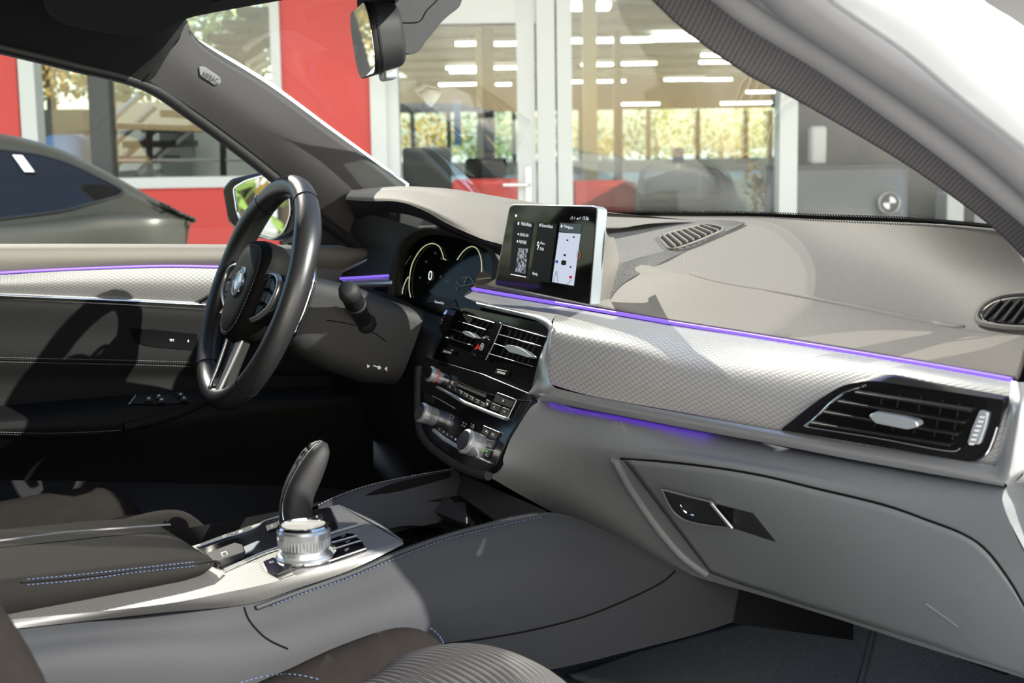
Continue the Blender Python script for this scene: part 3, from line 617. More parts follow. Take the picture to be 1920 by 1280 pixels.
for a, b, s, m_ in ((1044, 490, 5, 'ui_blue'), (1070, 519, 5, 'ui_red'), (1057, 492, 9, 'ui_tile'), (1057, 492, 6, 'ui_white'), (1056, 494, 3.5, 'ui_orange'), (1046, 444, 3, 'ui_tile'), (1064, 450, 3, 'ui_tile'), (1059, 478, 4, 'ui_tile'), (1070, 500, 3, 'ui_tile'), (1076, 444, 3, 'ui_tile')):
    plate('map_symbol', DP, roundpoly([(a-s/2, b-s/2), (a+s/2, b-s/2+.6), (a+s/2-.6, b+s/2+.6), (a-s/2-.6, b+s/2)], s*.3 if s > 5 else .4), .0003, M[m_], mp, lift=L+.0001*s/4)
for p0, p1 in (((1043, 508), (1037, 530)), ((1044, 508), (1046, 530)), ((1062, 534), (1072, 524)), ((1083, 470), (1081, 482))):
    tube('map_road', [DP.at(*p0, L), DP.at(*p1, L)], .0004, M['ui_grey'], mp, 4)
tube('scroll_arrow', [DP.at(1086, 471, L), DP.at(1089, 478, L), DP.at(1085, 486, L)], .0005, M['ui_orange'], disp, 4)
# stand behind the screen
grid('stand', [[DP.at(a, b, -.014) for a, b in ((1134, 420), (1133, 460), (1126, 520), (1118, 568))], PY([(1140, 442, .325), (1146, 480, .32), (1152, 512, .316), (1136, 560, .312)]), PY([(1152, 445, .37), (1160, 480, .36), (1160, 498, .35), (1142, 560, .335)])], M['pad'], disp, nu=14, nv=10)

# ================================================================== INSTRUMENT CLUSTER
CP = Plane(P(830, 520, y=.335), P(900, 520, y=.335), P(830, 470, y=.35))
clu = thing('instrument_cluster', 'dark digital instrument cluster with two glowing arc-shaped dials behind the steering wheel', 'instrument cluster', tuple(CP.at(830, 585)))
back_ = [(727, 552), (738, 480), (758, 447), (800, 432), (850, 436), (905, 456), (930, 490), (925, 548), (890, 592), (800, 588)]
plate('cluster_face', CP, roundpoly(back_, 14), .01, M['cluster'], clu, lift=0)
arch = [(727, 552), (731, 512), (741, 462), (764, 437), (797, 427), (835, 432), (875, 447), (915, 462), (933, 485), (934, 520)]
inner = [(752, 556), (756, 520), (765, 476), (785, 450), (812, 440), (845, 444), (880, 452), (908, 464), (922, 490), (920, 528)]
grid('binnacle_frame', [[P(a, b, y=.292) for a, b in arch], [P((a+c)/2, (b+d)/2, y=.30) for (a, b), (c, d) in zip(arch, inner)], [CP.at(a, b, .004) for a, b in inner]], M['soft'], clu, nu=50, nv=10)
for nm, pts in (('dial_ring', [(770, 557), (767, 540), (768.5, 515), (774, 492), (787, 470), (800, 459), (813, 456.5), (824, 463), (830, 477), (832, 485), (836, 487)]),
    ('dial_ring', [(857, 487), (866, 474), (876, 465), (887, 462), (896, 469), (902, 486), (903, 510), (899, 535), (889, 554)]),
    ('side_arc', [(754, 551), (757, 536), (764, 521), (768, 520)])):
    tube(nm, [CP.at(a, b, .003) for a, b in pts], .0008, M['ui_ring'], clu, n=50)
tube('outer_arc', [CP.at(a, b, .002) for a, b in ((748, 548), (754, 512), (762, 492), (771, 479))], .0006, M['galv'], clu, n=20)
txt('speed_digit', '0', CP, (802, 524), (809, 526), (804.5, 506.5), M['ui_white'], clu, .002)
txt('cluster_lettering', 'km/h', CP, (800.5, 530), (804.5, 531), (801, 528), M['ui_grey'], clu, .002)
txt('cluster_lettering', 'READY', CP, (834, 529), (843, 531), (835, 525.5), M['ui_grey'], clu, .002)
txt('cluster_lettering', 'Datum/čas', CP, (815, 567), (832, 570.5), (815.5, 562.5), M['ui_white'], clu, .002)
plate('message_bar', CP, ((806, 553), (852, 561), (858, 575), (800, 566)), .0006, M['ui_tile'], clu, lift=.0014)
for nm, pts in (('car_graphic', [(856, 528), (863, 535), (880, 534), (889, 530)]), ('car_graphic', [(868, 521), (880, 520), (888, 528)]), ('car_graphic', [(870, 531), (875, 520)]), ('car_graphic', [(855, 538), (858, 542)])):
    tube(nm, [CP.at(a, b, .002) for a, b in pts], .0007, M['ui_grey'], clu, n=8)
plate('warning_lamp', CP, ((889, 531), (893, 530), (891, 548), (887, 549)), .0005, M['ui_orange'], clu, lift=.0018)
for a, b in ((814, 474), (797, 490), (785, 520), (826, 484), (824, 518)): txt('dial_number', '80', CP, (a, b+2), (a+4, b+3), (a+.4, b-2), M['ui_grey'], clu, .002)

# ================================================================== CENTRE AIR VENTS
VP = Plane(P(1028, 616, x=.088), P(868, 580, x=-.185), P(998, 735, x=.084))
vent = thing('centre_air_vents', 'pair of gloss black central air vents with chrome tabs below the shelf of trim', 'air vent', tuple(VP.at(930, 690)))
plate('fascia', VP, roundpoly([(866, 574), (1020, 606), (1030, 620), (1028, 636), (1010, 690), (998, 742), (960, 730), (905, 700), (822, 676), (818, 652)], [6, 8, 6, 8, 8, 5, 8, 8, 8, 6]), .05, M['gloss'], vent, lift=-.004, bevel=.001)
plate('left_duct', VP, [(869, 587), (926, 602), (900, 640), (882, 660), (828, 640)], .004, M['hole'], vent, lift=-.0035)
plate('right_duct', VP, [(941, 606), (1024, 628), (1014, 662), (999, 690), (911, 673)], .004, M['hole'], vent, lift=-.0035)
def slat(p0, p1, lift, hh, nm='slat', m_='gloss', par=vent, pl=VP, th=.0022):
    p, q = pl.at(*p0, lift), pl.at(*p1, lift); ax = (q-p).normalized(); n0 = (pl.n-ax*pl.n.dot(ax)).normalized()
    return box(nm, (p+q)/2-n0*hh/2, ((q-p).length, hh, th), M[m_], par, .0006, (ax, n0, ax.cross(n0)))
for p0, p1 in (((877, 591), (926, 605)), ((858, 602), (910, 618)), ((846, 617), (898, 635)), ((834, 632), (886, 648)), ((943, 609), (1023, 632)), ((935, 627), (1014, 649)), ((926, 644), (1005, 669)), ((916, 663), (998, 687))):
    s_ = slat(p0, p1, .004, .012); slat((p0[0], p0[1]-.5), (p1[0], p1[1]-.5), .0046, .0012, 'chrome_line', 'galv', s_, th=.0009)
for k in range(6):
    slat((958+k*10, 616+k*2.8), (938+k*10, 668+k*3), -.002, .002, 'rear_vane', 'soft')
for k in range(4):
    slat((886+k*10, 596+k*3), (856+k*10, 640+k*3.5), -.002, .002, 'rear_vane', 'soft')
plate('tab', VP, roundpoly([(946, 651), (950, 646), (966, 648), (985, 658), (996, 668), (990, 670), (972, 664), (955, 660)], 2), .010, M['galv'], vent, lift=.012, bevel=.0015)
plate('tab', VP, roundpoly([(866, 622), (872, 620), (880, 622), (892, 632), (888, 634), (872, 628)], 2), .010, M['galv'], vent, lift=.012, bevel=.0015)
plate('centre_bar', VP, [(930, 602), (942, 606), (926, 644), (910, 676), (899, 672), (914, 636)], .012, M['gloss'], vent, lift=.003, bevel=.0012)
tube('chrome_edge', [VP.at(a, b, .0035) for a, b in ((941, 608), (927, 642), (911, 674))], .0008, M['galv'], vent, n=8)
hz = plate('hazard_button', VP, [(878, 664), (904, 630), (911, 633), (892, 666)], .006, M['gloss'], vent, lift=.004, bevel=.0008)
plate('warning_triangle', VP, [(889, 654.5), (897, 644), (896.5, 653.5)], .0006, M['ui_red'], hz, lift=.0048)
lk = plate('lock_button', VP, [(893, 667), (912, 633.5), (919, 637), (905, 669)], .006, M['gloss'], vent, lift=.004, bevel=.0008)
tube('lock_symbol', [VP.at(903+3.2*math.cos(a)-1.2*math.sin(a), 650+6.5*math.sin(a)-1*math.cos(a), .0048) for a in [k*math.pi/8 for k in range(16)]], .0004, M['print'], lk, 4, closed=True)
tube('lock_symbol', [VP.at(904, 646, .0048), VP.at(902.5, 654, .0048)], .0006, M['print'], lk, 4)
for a, b in ((836, 657), (937, 696)):
    t = plate('thumbwheel', VP, [(a-6, b-5), (a+14, b-1), (a+9, b+8), (a-11, b+4)], .006, M['black'], vent, lift=.002, bevel=.001)
    for k in range(4): plate('rib', VP, [(a-4+k*3.8, b-1+k*1), (a-2+k*3.8, b-.6+k), (a-3.4+k*3.8, b+3+k), (a-5.4+k*3.8, b+2.6+k)], .001, M['print'], t, lift=.0028)
# start button beside the left vent
sb = thing('start_button', 'round engine start button with silver ring beside the left central vent', 'button', tuple(P(838, 612, y=.225)))
nb = Vector((-.72, -.62, .32)).normalized()
bp_ = P(838, 601, y=.222)
lathe('ring', [(.0150, 0), (.0185, 0), (.0185, .004), (.0150, .004)], bp_, nb, M['chrome'], sb, cap=False)
lathe('cap', [(.0149, -.004), (.0149, .0022), (.001, .003)], bp_, nb, M['gloss'], sb)
lathe('collar', [(.022, -.012), (.021, .0), (.0186, .001)], bp_, nb, M['gloss'], sb)

# ================================================================== CLIMATE AND RADIO PANEL
kp = thing('control_panel', 'gloss black centre stack panel with silver knobs and radio buttons', 'control panel', tuple(KP.at(900, 880)))
out_ = roundpoly([(797, 668), (905, 700), (996, 738), (996, 750), (952, 822), (927, 874), (914, 885), (893, 880), (847, 858), (804, 822), (790, 796), (788, 722)], [6, 3, 5, 5, 10, 8, 8, 14, 20, 20, 12, 14])
plate('fascia', KP, out_, .012, M['gloss'], kp, lift=0, bevel=.001)
rim_ = [KP.at(a, b, -.004) for a, b in ((786, 690), (785, 730), (786, 790), (800, 828), (845, 864), (893, 886), (916, 891))]
tube('surround', rim_, .007, M['soft'], kp, n=40)
tube('upper_split', [KP.at(a, b, .001) for a, b in ((793, 690), (850, 712), (905, 735), (960, 748), (994, 752))], .0008, M['hole'], kp, n=20)
plate('disc_slot', KP, [(851, 716), (912, 739), (909, 745), (849, 720)], .002, M['soft'], kp, lift=.0012)
bar = plate('chrome_bar', KP, [(818, 722), (847, 737), (871, 751), (919, 770), (950, 782), (944, 786), (917, 777), (871, 758), (842, 741), (816, 727)], .008, M['satin'], kp, lift=.006, bevel=.0015)
plate('chrome_bar', KP, [(812, 802), (832, 818), (864, 837), (880, 848), (915, 864), (913, 867), (878, 853), (862, 845), (828, 825), (809, 808)], .008, M['satin'], kp, lift=.006, bevel=.0015)
for k, s_ in enumerate('1234567'):
    a, b = 843+k*10.6, 723+k*5.6
    pb = plate('preset_button', KP, [(a-5, b-4.5), (a+4.4, b-.2), (a+2.4, b+7.5), (a-7, b+3)], .004, M['black'], kp, lift=.0025, bevel=.0006)
    txt('numeral', s_, KP, (a-1.2, b+3.2), (a+.6, b+4), (a-.2, b-.8), M['print'], pb, .003)
for nm, q, sy, c in (('seek_button', [(932, 735), (968, 749), (957, 765), (924, 752)], '▲', (943, 750)), ('seek_button', [(922, 754), (940, 761), (934, 772), (918, 765)], '<', (926, 763)), ('seek_button', [(942, 762), (956, 767), (950, 783), (936, 773)], '>', (945, 771)), ('menu_button', [(912, 748), (920, 752), (914, 762), (907, 759)], '●', (913, 757))):
    pb = plate(nm, KP, q, .005, M['black'], kp, lift=.003, bevel=.0008)
    txt('symbol', sy, KP, (c[0]-1.5, c[1]+2), (c[0]+1.8, c[1]+3), (c[0]-.8, c[1]-2.5), M['print'], pb, .0036)
tube('keypad_edge', [KP.at(a, b, .0038) for a, b in ((933, 736), (969, 749.5), (952, 784))], .0006, M['galv'], kp, n=10, smooth=False)
def knob(nm, p0, p1, r0, prof, ring=None):
    a = KP.at(*p0); r_ = ray(*p1); ax = KP.n.copy()
    t = None
    base = a; tip = None
    # axis leaves the panel along its normal; length set so that the cap lands near p1
    lens = [(Vector((0, 0, 0)), 0)]
    best = min((( ((lambda q: ((960+FPX*(q-CC).dot(CR)/(q-CC).dot(CF)-p1[0])**2))(base+ax*(k*.001))), k*.001) for k in range(10, 60)))[1]
    o = lathe(nm, [(r*r0, h*best) for r, h in prof], base, ax, M['knob'], kp)
    lathe('collar', [(r0*1.0, best*.80), (r0*1.03, best*.80), (r0*1.03, best*.90), (r0*1.0, best*.90)], base, ax, M['galv'], o, cap=False)
    lathe('cap', [(r0*.82, best*.98), (r0*.82, best*1.012), (.0005, best*1.015)], base, ax, M['gloss'], o)
    if ring: lathe('red_ring', [(r0*.80, best*ring), (r0*.98, best*ring), (r0*.98, best*(ring+.04)), (r0*.80, best*(ring+.04))], base, ax, mat('red_ring', (.6, .02, .02), .3), o, cap=False)
    return o, base, ax, best
knob('volume_knob', (827, 709), (803, 702), .0112, [(.78, 0), (.80, .45), (.97, .5), (1, .75), (.97, .95), (.85, 1)], .44)
k1 = knob('temperature_knob', (814, 782), (786, 780), .0142, [(.92, 0), (.95, .10), (.93, .42), (.99, .5), (1, .75), (.97, .94), (.84, 1)])
k2 = knob('temperature_knob', (902, 838), (869, 829), .0165, [(.98, 0), (1.0, .3), (1, .75), (.97, .94), (.84, 1)])
for s_, bl, br, tl in (('22', (841, 783), (850, 787), (844, 776)), ('22', (864, 797), (873, 801), (867, 790)), ('28', (881, 801), (888, 804), (883, 793))):
    txt('temperature_digits', s_, KP, bl, br, tl, M['printd'], kp, .0015)
for k, s_ in enumerate(('A', 'II', 'B', 'M', 'I', 'R')):
    a, b = 824+k*7.6, 803+k*4.6
    pb = plate('climate_button', KP, [(a-4, b-3.5), (a+3, b+.4), (a+1, b+7), (a-6, b+3)], .004, M['black'], kp, lift=.0025, bevel=.0005)
    txt('symbol', s_, KP, (a-2, b+3), (a+.6, b+4), (a-1, b-.6), M['print'], pb, .003)
for q, s_, c, m_ in (([(907, 798), (922, 804), (915, 817), (902, 811)], 'A', (909, 808), 'black'), ([(923, 805), (937, 811), (929, 824), (917, 818)], 'SYNC', (921, 814), 'black'), ([(907, 822), (928, 826), (922, 842), (907, 838)], '⌂', (914, 834), 'soft'), ([(907, 840), (921, 844), (914, 858), (905, 854)], 'AC', (909, 852), 'black')):
    pb = plate('climate_button', KP, q, .004, M[m_], kp, lift=.0025, bevel=.0006)
    txt('symbol', s_, KP, (c[0], c[1]+1.5), (c[0]+5.5, c[1]+4), (c[0]+1, c[1]-3.5), M['print'], pb, .003)
plate('indicator', KP, [(910, 843.5), (914.5, 845), (913.5, 847), (909, 845.5)], .0006, M['ui_green'], kp, lift=.0032)
plate('recirculate_button', KP, [(795, 735), (811, 742), (811, 757), (795, 750)], .003, M['black'], kp, lift=.002, bevel=.0005)
tube('panel_line', [KP.at(a, b, .0012) for a, b in ((811, 742), (830, 752), (852, 765))], .0006, M['galv'], kp, n=8)
tube('button_edge', [KP.at(a, b, .003) for a, b in ((907, 798), (937, 810.5))], .0006, M['galv'], kp, n=4)

# ================================================================== STEERING WHEEL
SWC = P(480, 547, x=-.375); tt, yw = math.radians(22), math.radians(6)
rt = Vector((math.cos(yw), -math.sin(yw), 0)).normalized()
fw = Vector((math.sin(yw), math.cos(yw), 0)); up_ = fw*math.sin(tt)+Z_*math.cos(tt); nW = rt.cross(up_)   # towards the driver
def WL(a, b, h=0): return SWC+rt*a+up_*b+nW*h
PW = Plane(WL(0, 0), WL(1, 0), WL(0, 1)); PW.n = nW
wheel = thing('steering_wheel', 'black leather three-spoke steering wheel with silver spokes and round blue and white emblem', 'steering wheel', tuple(SWC))
RW = .1675; v = []; f = []; NS, NT = 96, 16
for i in range(NS):
    a = 2*math.pi*i/NS; rad = rt*math.cos(a)+up_*math.sin(a); c = SWC+rad*RW
    rr = .0172+.0022*sum(math.exp(-((math.degrees(a)-g+180) % 360-180)**2/200) for g in (35, 145))
    for k in range(NT):
        b = 2*math.pi*k/NT; v.append(c+rad*(math.cos(b)*rr*.95)+nW*(math.sin(b)*rr*1.05))
for i in range(NS):
    for k in range(NT): f.append((i*NT+k, ((i+1) % NS)*NT+k, ((i+1) % NS)*NT+(k+1) % NT, i*NT+(k+1) % NT))
rim = mesh('rim', v, [q[::-1] for q in f], M['rimleather'], wheel, 0)
for g in (60, 125, 232, 308):
    a = math.radians(g); rad = rt*math.cos(a)+up_*math.sin(a)
    tube('rim_seam', [SWC+rad*RW+rad*(math.cos(b)*.0167)+nW*(math.sin(b)*.0183) for b in [2*math.pi*k/20 for k in range(20)]], .0007, M['hole'], rim, 5, closed=True)
def ring2(pts, h, s=1): return [WL(a*s, b*s, h) for a, b in pts]
hubo = [(-.062, .018), (-.056, .052), (-.034, .070), (0, .074), (.034, .070), (.056, .052), (.062, .018), (.054, -.028), (.040, -.062), (.018, -.078), (0, -.080), (-.018, -.078), (-.040, -.062), (-.054, -.028)]
H = [Vector((a, b, 0)) for a, b in hubo]; H = resample(H, 48, True); Hh = [(p.x, p.y) for p in H]
rowsH = [ring2(Hh, -.035, .80), ring2(Hh, -.012, 1.02), ring2(Hh, .010, 1.03), ring2(Hh, .021, .98), ring2(Hh, .0255, .90), ring2(Hh, .0285, .6), ring2(Hh, .0298, .25), ring2(Hh, .030, .01)]
grid('airbag_pad', rowsH, M['leather'], wheel, closed_u=True, flip=True, sharp=0)
stitches('pad_stitching', ring2(Hh, .0263, .885)+ring2(Hh[:1], .0263, .885), .005, .0034, .0004, M['stitchg'], wheel)
tube('pad_groove', ring2(Hh, .0248, .925), .0009, M['hole'], wheel, 6, closed=True)
# emblem
eo = WL(0, .006, .0295); em = lathe('emblem', [(.0235, -.002), (.0235, .001), (.0215, .0022), (.0205, .0016), (.0205, .0008)], eo, nW, M['chrome'], wheel)
lathe('emblem_ring', [(.0132, .0012), (.0204, .0012), (.0204, .0018), (.0132, .0018)], eo, nW, M['gloss'], em, cap=False)
for k in range(4):
    pts = [eo+nW*.0021]+[eo+nW*.0021+rt*(.013*math.cos(a))+up_*(.013*math.sin(a)) for a in [math.pi/2*k+math.pi/2*j/8 for j in range(9)]]
    prism('emblem_quadrant', pts, -nW*.0008, M['badge_white' if k % 2 == 0 else 'badge_blue'], em)
class _E:                              # letters set around the emblem ring
    def __init__(s, o, r, u): s.o, s.r, s.u = o, r, u
    def at(s, a, b, l=0): return s.o+s.r*a+s.u*b+nW*l
for ch, g in (('B', 125), ('M', 90), ('W', 55)):
    a = math.radians(g); rd = rt*math.cos(a)+up_*math.sin(a); tg = rd.cross(nW)*-1
    tg = nW.cross(rd)*-1
    E_ = _E(eo+rd*.0168, tg, rd); txt('emblem_letter', ch, E_, (-.0022, -.0024), (.0022, -.0024), (-.0022, .0024), M['badge_white'], em, .0020)
# spokes
for s in (-1, 1):
    sp_ = [(s*.050, .030), (s*.085, .034), (s*.120, .034), (s*.158, .040), (s*.158, -.012), (s*.120, -.022), (s*.085, -.034), (s*.052, -.045)]
    prism('side_spoke', [WL(a, b, .006) for a, b in sp_], -nW*.022, M['black'], wheel, .003)
    fr = [(s*.060, .030), (s*.100, .031), (s*.124, .022), (s*.128, .004), (s*.116, -.018), (s*.086, -.034), (s*.060, -.042)]
    tube('spoke_frame', [WL(a, b, .012) for a, b in fr], .0042, M['satin'], wheel, n=36, flat=.7)
    for q in (((.066, .024), (.088, .025), (.088, .009), (.066, .007)), ((.091, .025), (.113, .018), (.118, .005), (.091, .009)), ((.066, .003), (.088, .005), (.088, -.012), (.066, -.014)), ((.091, .005), (.118, .001), (.108, -.015), (.091, -.012)), ((.066, -.018), (.088, -.016), (.086, -.028), (.068, -.034))):
        prism('spoke_button', [WL(s*a, b, .013) for a, b in q], -nW*.008, M['black'], wheel, .0015)
lowsp = [(-.030, -.066), (.030, -.066), (.022, -.110), (.020, -.158), (-.020, -.158), (-.022, -.110)]
prism('lower_spoke', [WL(a, b, .006) for a, b in lowsp], -nW*.016, M['soft'], wheel, .003)
for s in (-1, 1):
    grid('spoke_rail', [[WL(s*a, b, h) for a, b, h in ((.020, -.066, .010), (.017, -.100, .011), (.014, -.130, .012), (.013, -.158, .014))], [WL(s*a, b, h) for a, b, h in ((.031, -.066, .004), (.026, -.100, .006), (.022, -.130, .008), (.020, -.158, .011))]], M['satin'], wheel, nu=14, thick=.004)
mb = prism('spoke_badge', [WL(a, b, .0135) for a, b in ((-.021, -.150), (-.013, -.150), (-.012, -.158), (-.020, -.159))], -nW*.002, M['gloss'], wheel, .0004)
for k, m_ in enumerate(('ui_blue', 'badge_blue', 'ui_red')): prism('badge_stripe', [WL(-.0195+k*.0018, b, .0140) for b in (-.1515, -.157)][::1]+[WL(-.0181+k*.0018, b, .0140) for b in (-.157, -.1515)], -nW*.0004, M[m_], mb)
for s in (-1, 1):
    pd = [(.098, .052), (.118, .060), (.138, .040), (.142, 0), (.132, -.040), (.116, -.050), (.120, 0)]
    pdl = prism('shift_paddle', [WL(s*a, b, -.030) for a, b in pd], -nW*.006, M['black'], wheel, .0015)
    tube('paddle_edge', [WL(s*a, b, -.029) for a, b in ((.120, .058), (.138, .040), (.143, 0), (.134, -.038), (.118, -.050))], .0035, M['chrome'], pdl, n=24)

# ================================================================== STEERING COLUMN
colm = thing('steering_column', 'black steering column shroud with wiper stalk and white key symbols behind the wheel', 'steering column', tuple(WL(0, -.09, -.2)))
def sect(s_, wd, hu, hd, off=0, n=40):
    p = roundpoly([(-wd, hu), (wd, hu), (wd*1.02, 0), (wd*.92, -hd), (-wd*.92, -hd), (-wd*1.02, 0)], [.035, .035, .03, .035, .035, .03], 6)
    return [WL(a, b+off, -s_) for a, b in p]
shr = grid('shroud', [sect(.040, .045, .035, .04), sect(.042, .056, .045, .05), sect(.075, .062, .050, .070), sect(.13, .068, .052, .082, .004), sect(.19, .070, .048, .085, .006), sect(.24, .072, .043, .08, .012)], M['soft'], colm, closed_u=True, flip=False, sharp=50)
fl_ = shr
lathe('collar', [(.040, .0), (.060, -.004), (.066, -.02), (.060, -.05)], WL(0, 0, -.022), nW, M['soft'], colm)
SC = Surf(shr)
try:
    line_on('shroud_seam', SC, [(612, 600), (650, 606), (690, 618), (725, 640)], .0008, M['hole'], colm, .0003)
    plate_n = 1
    for a, b, c in (((688, 683), (694, 686), (689, 690)), ((726, 687), (721, 691), (726, 696))):
        prism('print_arrow', [SC.at(*q, .0008) for q in (a, b, c)], Vector((-.0004, 0, 0)), M['print'], colm)
    line_on('print_key', SC, [(700, 685), (712, 689)], .0009, M['print'], colm, .0004, n=4)
    prism('print_key', [SC.at(711+3.5*math.cos(k*.785), 689+3.5*math.sin(k*.785), .0008) for k in range(8)], Vector((-.0004, 0, 0)), M['print'], colm)
except Exception as e: print('COLUMN', e)
st0, st1 = P(684, 604, x=-.296), P(657, 552, x=-.245)
tube('wiper_stalk', [st0, st0.lerp(st1, .35), st0.lerp(st1, .8), st1], [.0125, .0125, .0150, .0150], M['black'], colm, 14, n=14)
tube('stalk_cap', [st1, st1+(st1-st0).normalized()*.004, st1+(st1-st0).normalized()*.016, st1+(st1-st0).normalized()*.020], [.0155, .0165, .0140, .008], M['soft'], colm, 14)
lathe('stalk_boot', [(.017, 0), (.017, .008), (.013, .014)], st0-(st1-st0).normalized()*.006, st1-st0, M['black'], colm)
lathe('stalk_ring', [(.0152, 0), (.0160, .001), (.0160, .004), (.0152, .005)], st0.lerp(st1, .62), st1-st0, M['soft'], colm)
# ================================================================== CENTRE CONSOLE
ZC = .634
con = thing('centre_console', 'grey leatherette centre console with diamond-textured aluminium deck between the seats', 'console', (.02, -.1, .28))
def deck(px, py, dz=0): return P(px, py, z=ZC+dz)
rim_px = [(-300, 1215, .135), (85, 1174, .135), (300, 1151, .135), (460, 1134, .135), (560, 1104, .136), (660, 1069, .138), (757, 1027, .141), (880, 988, .146), (1028, 960, .152), (1150, 1002, .175), (1268, 1066, .2), (1386, 1098, .215)]
mid1 = [(-320, 1260, .147), (80, 1200, .147), (290, 1180, .147), (440, 1170, .147), (550, 1142, .148), (655, 1108, .151), (758, 1068, .155), (885, 1025, .161), (1030, 995, .168), (1152, 1030, .185), (1270, 1082, .204), (1384, 1110, .216)]
mid2 = [(-350, 1360, .165), (70, 1260, .166), (270, 1245, .167), (420, 1238, .168), (535, 1220, .171), (650, 1190, .175), (758, 1155, .18), (890, 1115, .186), (1040, 1085, .193), (1160, 1098, .2), (1280, 1120, .208), (1380, 1132, .216)]
bot_ = [(-380, 1480, .175), (60, 1400, .178), (250, 1390, .181), (400, 1370, .184), (520, 1350, .187), (640, 1330, .19), (760, 1300, .193), (900, 1278, .199), (1062, 1249, .204), (1190, 1218, .208), (1300, 1190, .212), (1373, 1166, .216)]
side = grid('side_panel', [PX(rim_px), PX(mid1), PX(mid2), PX(bot_)], M['console'], con, nu=80, nv=24)
SK = Surf(side)
grid('front_return', [PX([(1386, 1098, .215), (1380, 1132, .216), (1373, 1166, .216)]), PX([(1400, 1098, .16), (1394, 1132, .16), (1387, 1170, .16)])], M['console'], con, nu=6)
grid('footwell_side', [PX([(1388, 1096, .205), (1383, 1132, .206), (1374, 1168, .206)]), [P(a, b, x=.20) for a, b in ((1600, 1110), (1600, 1150), (1600, 1200))]], M['black'], con, nu=6)
line_on('panel_seam', SK, [(832, 1207), (920, 1195), (1010, 1178), (1100, 1154), (1180, 1122), (1240, 1092), (1266, 1070)], .0012, M['hole'], con, .0003, n=50)
line_on('panel_seam', SK, [(458, 1138), (464, 1156), (477, 1175), (502, 1198), (540, 1216)], .0012, M['hole'], con, .0003, n=20)
line_on('rim_welt', SK, [(480, 1140), (560, 1110), (660, 1075), (757, 1033), (880, 993), (1022, 964)], .0032, M['console'], con, .0005, n=50)
stitches('rim_stitching', [SK.at(a, b, .0015) for a, b in ((510, 1135), (580, 1108), (662, 1080), (757, 1040), (820, 1016), (880, 999), (960, 980), (1022, 968))], .0052, .0036, .0007, M['stitch'], con)
# far side panel (driver side) and inner walls
ZL = [P(a, b, x=c) for a, b, c in ((590, 951, -.13), (630, 932, -.135), (690, 912, -.14), (770, 895, -.145), (850, 881, -.15))]
grid('driver_rim', [ZL, [p+Vector((.012, 0, .003)) for p in ZL], [p+Vector((.035, -.004, -.03)) for p in ZL], [p+Vector((.045, -.004, -.06)) for p in ZL]], M['console'], con, nu=24, nv=10)
stitches('driver_rim_stitching', [p+Vector((.010, 0, .005)) for p in ZL], .0052, .0036, .0007, M['stitchg'], con)
far = [Vector((-.135, -.95, .62)), Vector((-.135, -.4, .625)), Vector((-.13, -.1, .63))]+ZL[1:]
grid('driver_side_panel', [far, [p+Vector((-.03, 0, -.12)) for p in far], [p+Vector((-.05, 0, -.33)) for p in far]], M['black'], con, nu=24)
# deck
dk_r = [(-300, 1188), (100, 1154), (300, 1133), (415, 1112), (520, 1089), (640, 1051), (752, 1014)]
dk_l = [(-300, 1050), (0, 1040), (150, 1035), (280, 1040), (372, 1020), (500, 976), (634, 946)]
dko = [deck(a, b) for a, b in dk_r]+[deck(700, 982), deck(645, 950)]+[deck(a, b) for a, b in dk_l[::-1]]
R1 = param([deck(a, b) for a, b in dk_r], 40); L1 = param([deck(a, b) for a, b in dk_l], 40)
dk = grid('deck', [R1, [a.lerp(b, .5) for a, b in zip(R1, L1)], L1], M['decktrim'], con, nu=40, nv=8, sharp=0)
SD = Surf(dk)
band_lo = param([P(a, b, x=c) for a, b, c in ((-300, 1212, .137), (85, 1172, .137), (300, 1149, .137), (460, 1133, .137), (560, 1102, .138), (660, 1067, .139), (755, 1021, .140))], 40)
grid('deck_edge_band', [R1, [(a.lerp(b, .5)+Vector((.004, 0, .0015))) for a, b in zip(R1, band_lo)], band_lo], M['trim'], con, nu=40, nv=8)
grid('deck_front_edge', [[deck(752, 1014), deck(700, 981), deck(634, 946)], [deck(752, 1014, -.012)+Vector((0, .004, 0)), deck(700, 981, -.012)+Vector((0, .006, 0)), deck(634, 946, -.012)+Vector((0, .006, 0))]], M['satin'], con, nu=10)
# storage bay ahead of the deck
bay = [deck(752, 1018, -.005), deck(634, 948, -.005)]
grid('storage_bay', [[P(760, 1030, x=.13), P(880, 992, x=.135), P(1020, 962, x=.14)], [P(760, 1030, x=.13)-Z_*.07, P(880, 992, x=.135)-Z_*.07, P(1020, 962, x=.14)-Z_*.05], [P(640, 950, x=-.12)-Z_*.07, P(740, 920, x=-.12)-Z_*.07, P(845, 884, x=-.13)-Z_*.05], [P(640, 950, x=-.12), P(740, 905, x=-.12), P(845, 884, x=-.13)]], M['hole'], con, nu=16, sharp=30)
box('bay_floor', (.01, .15, .52), (.25, .40, .06), M['hole'], con)
for bx, by, dx, dy in ((-.113, .15, .004, .38), (.01, .34, .25, .004)): box('bay_wall', (bx, by, .57), (dx, dy, .09), M['hole'], con)
SB = Plane(P(900, 940, z=.62), P(1000, 960, z=.63), P(880, 880, z=.645))
plate('bay_cover_trim', SB, [(830, 905), (850, 882), (1026, 958), (975, 973), (930, 976)], .01, M['trimdark'], con, lift=0)
lf = plate('bay_shutter', SB, roundpoly([(812, 938), (824, 928), (842, 932), (876, 962), (880, 980), (862, 978), (815, 958)], [4, 5, 4, 6, 3, 4, 4]), .02, M['console'], con, lift=.012, bevel=.003)
tube('shutter_mark', [SB.at(875, 970, .0135), SB.at(875, 980, .0135)], .0012, M['print'], con, 6)
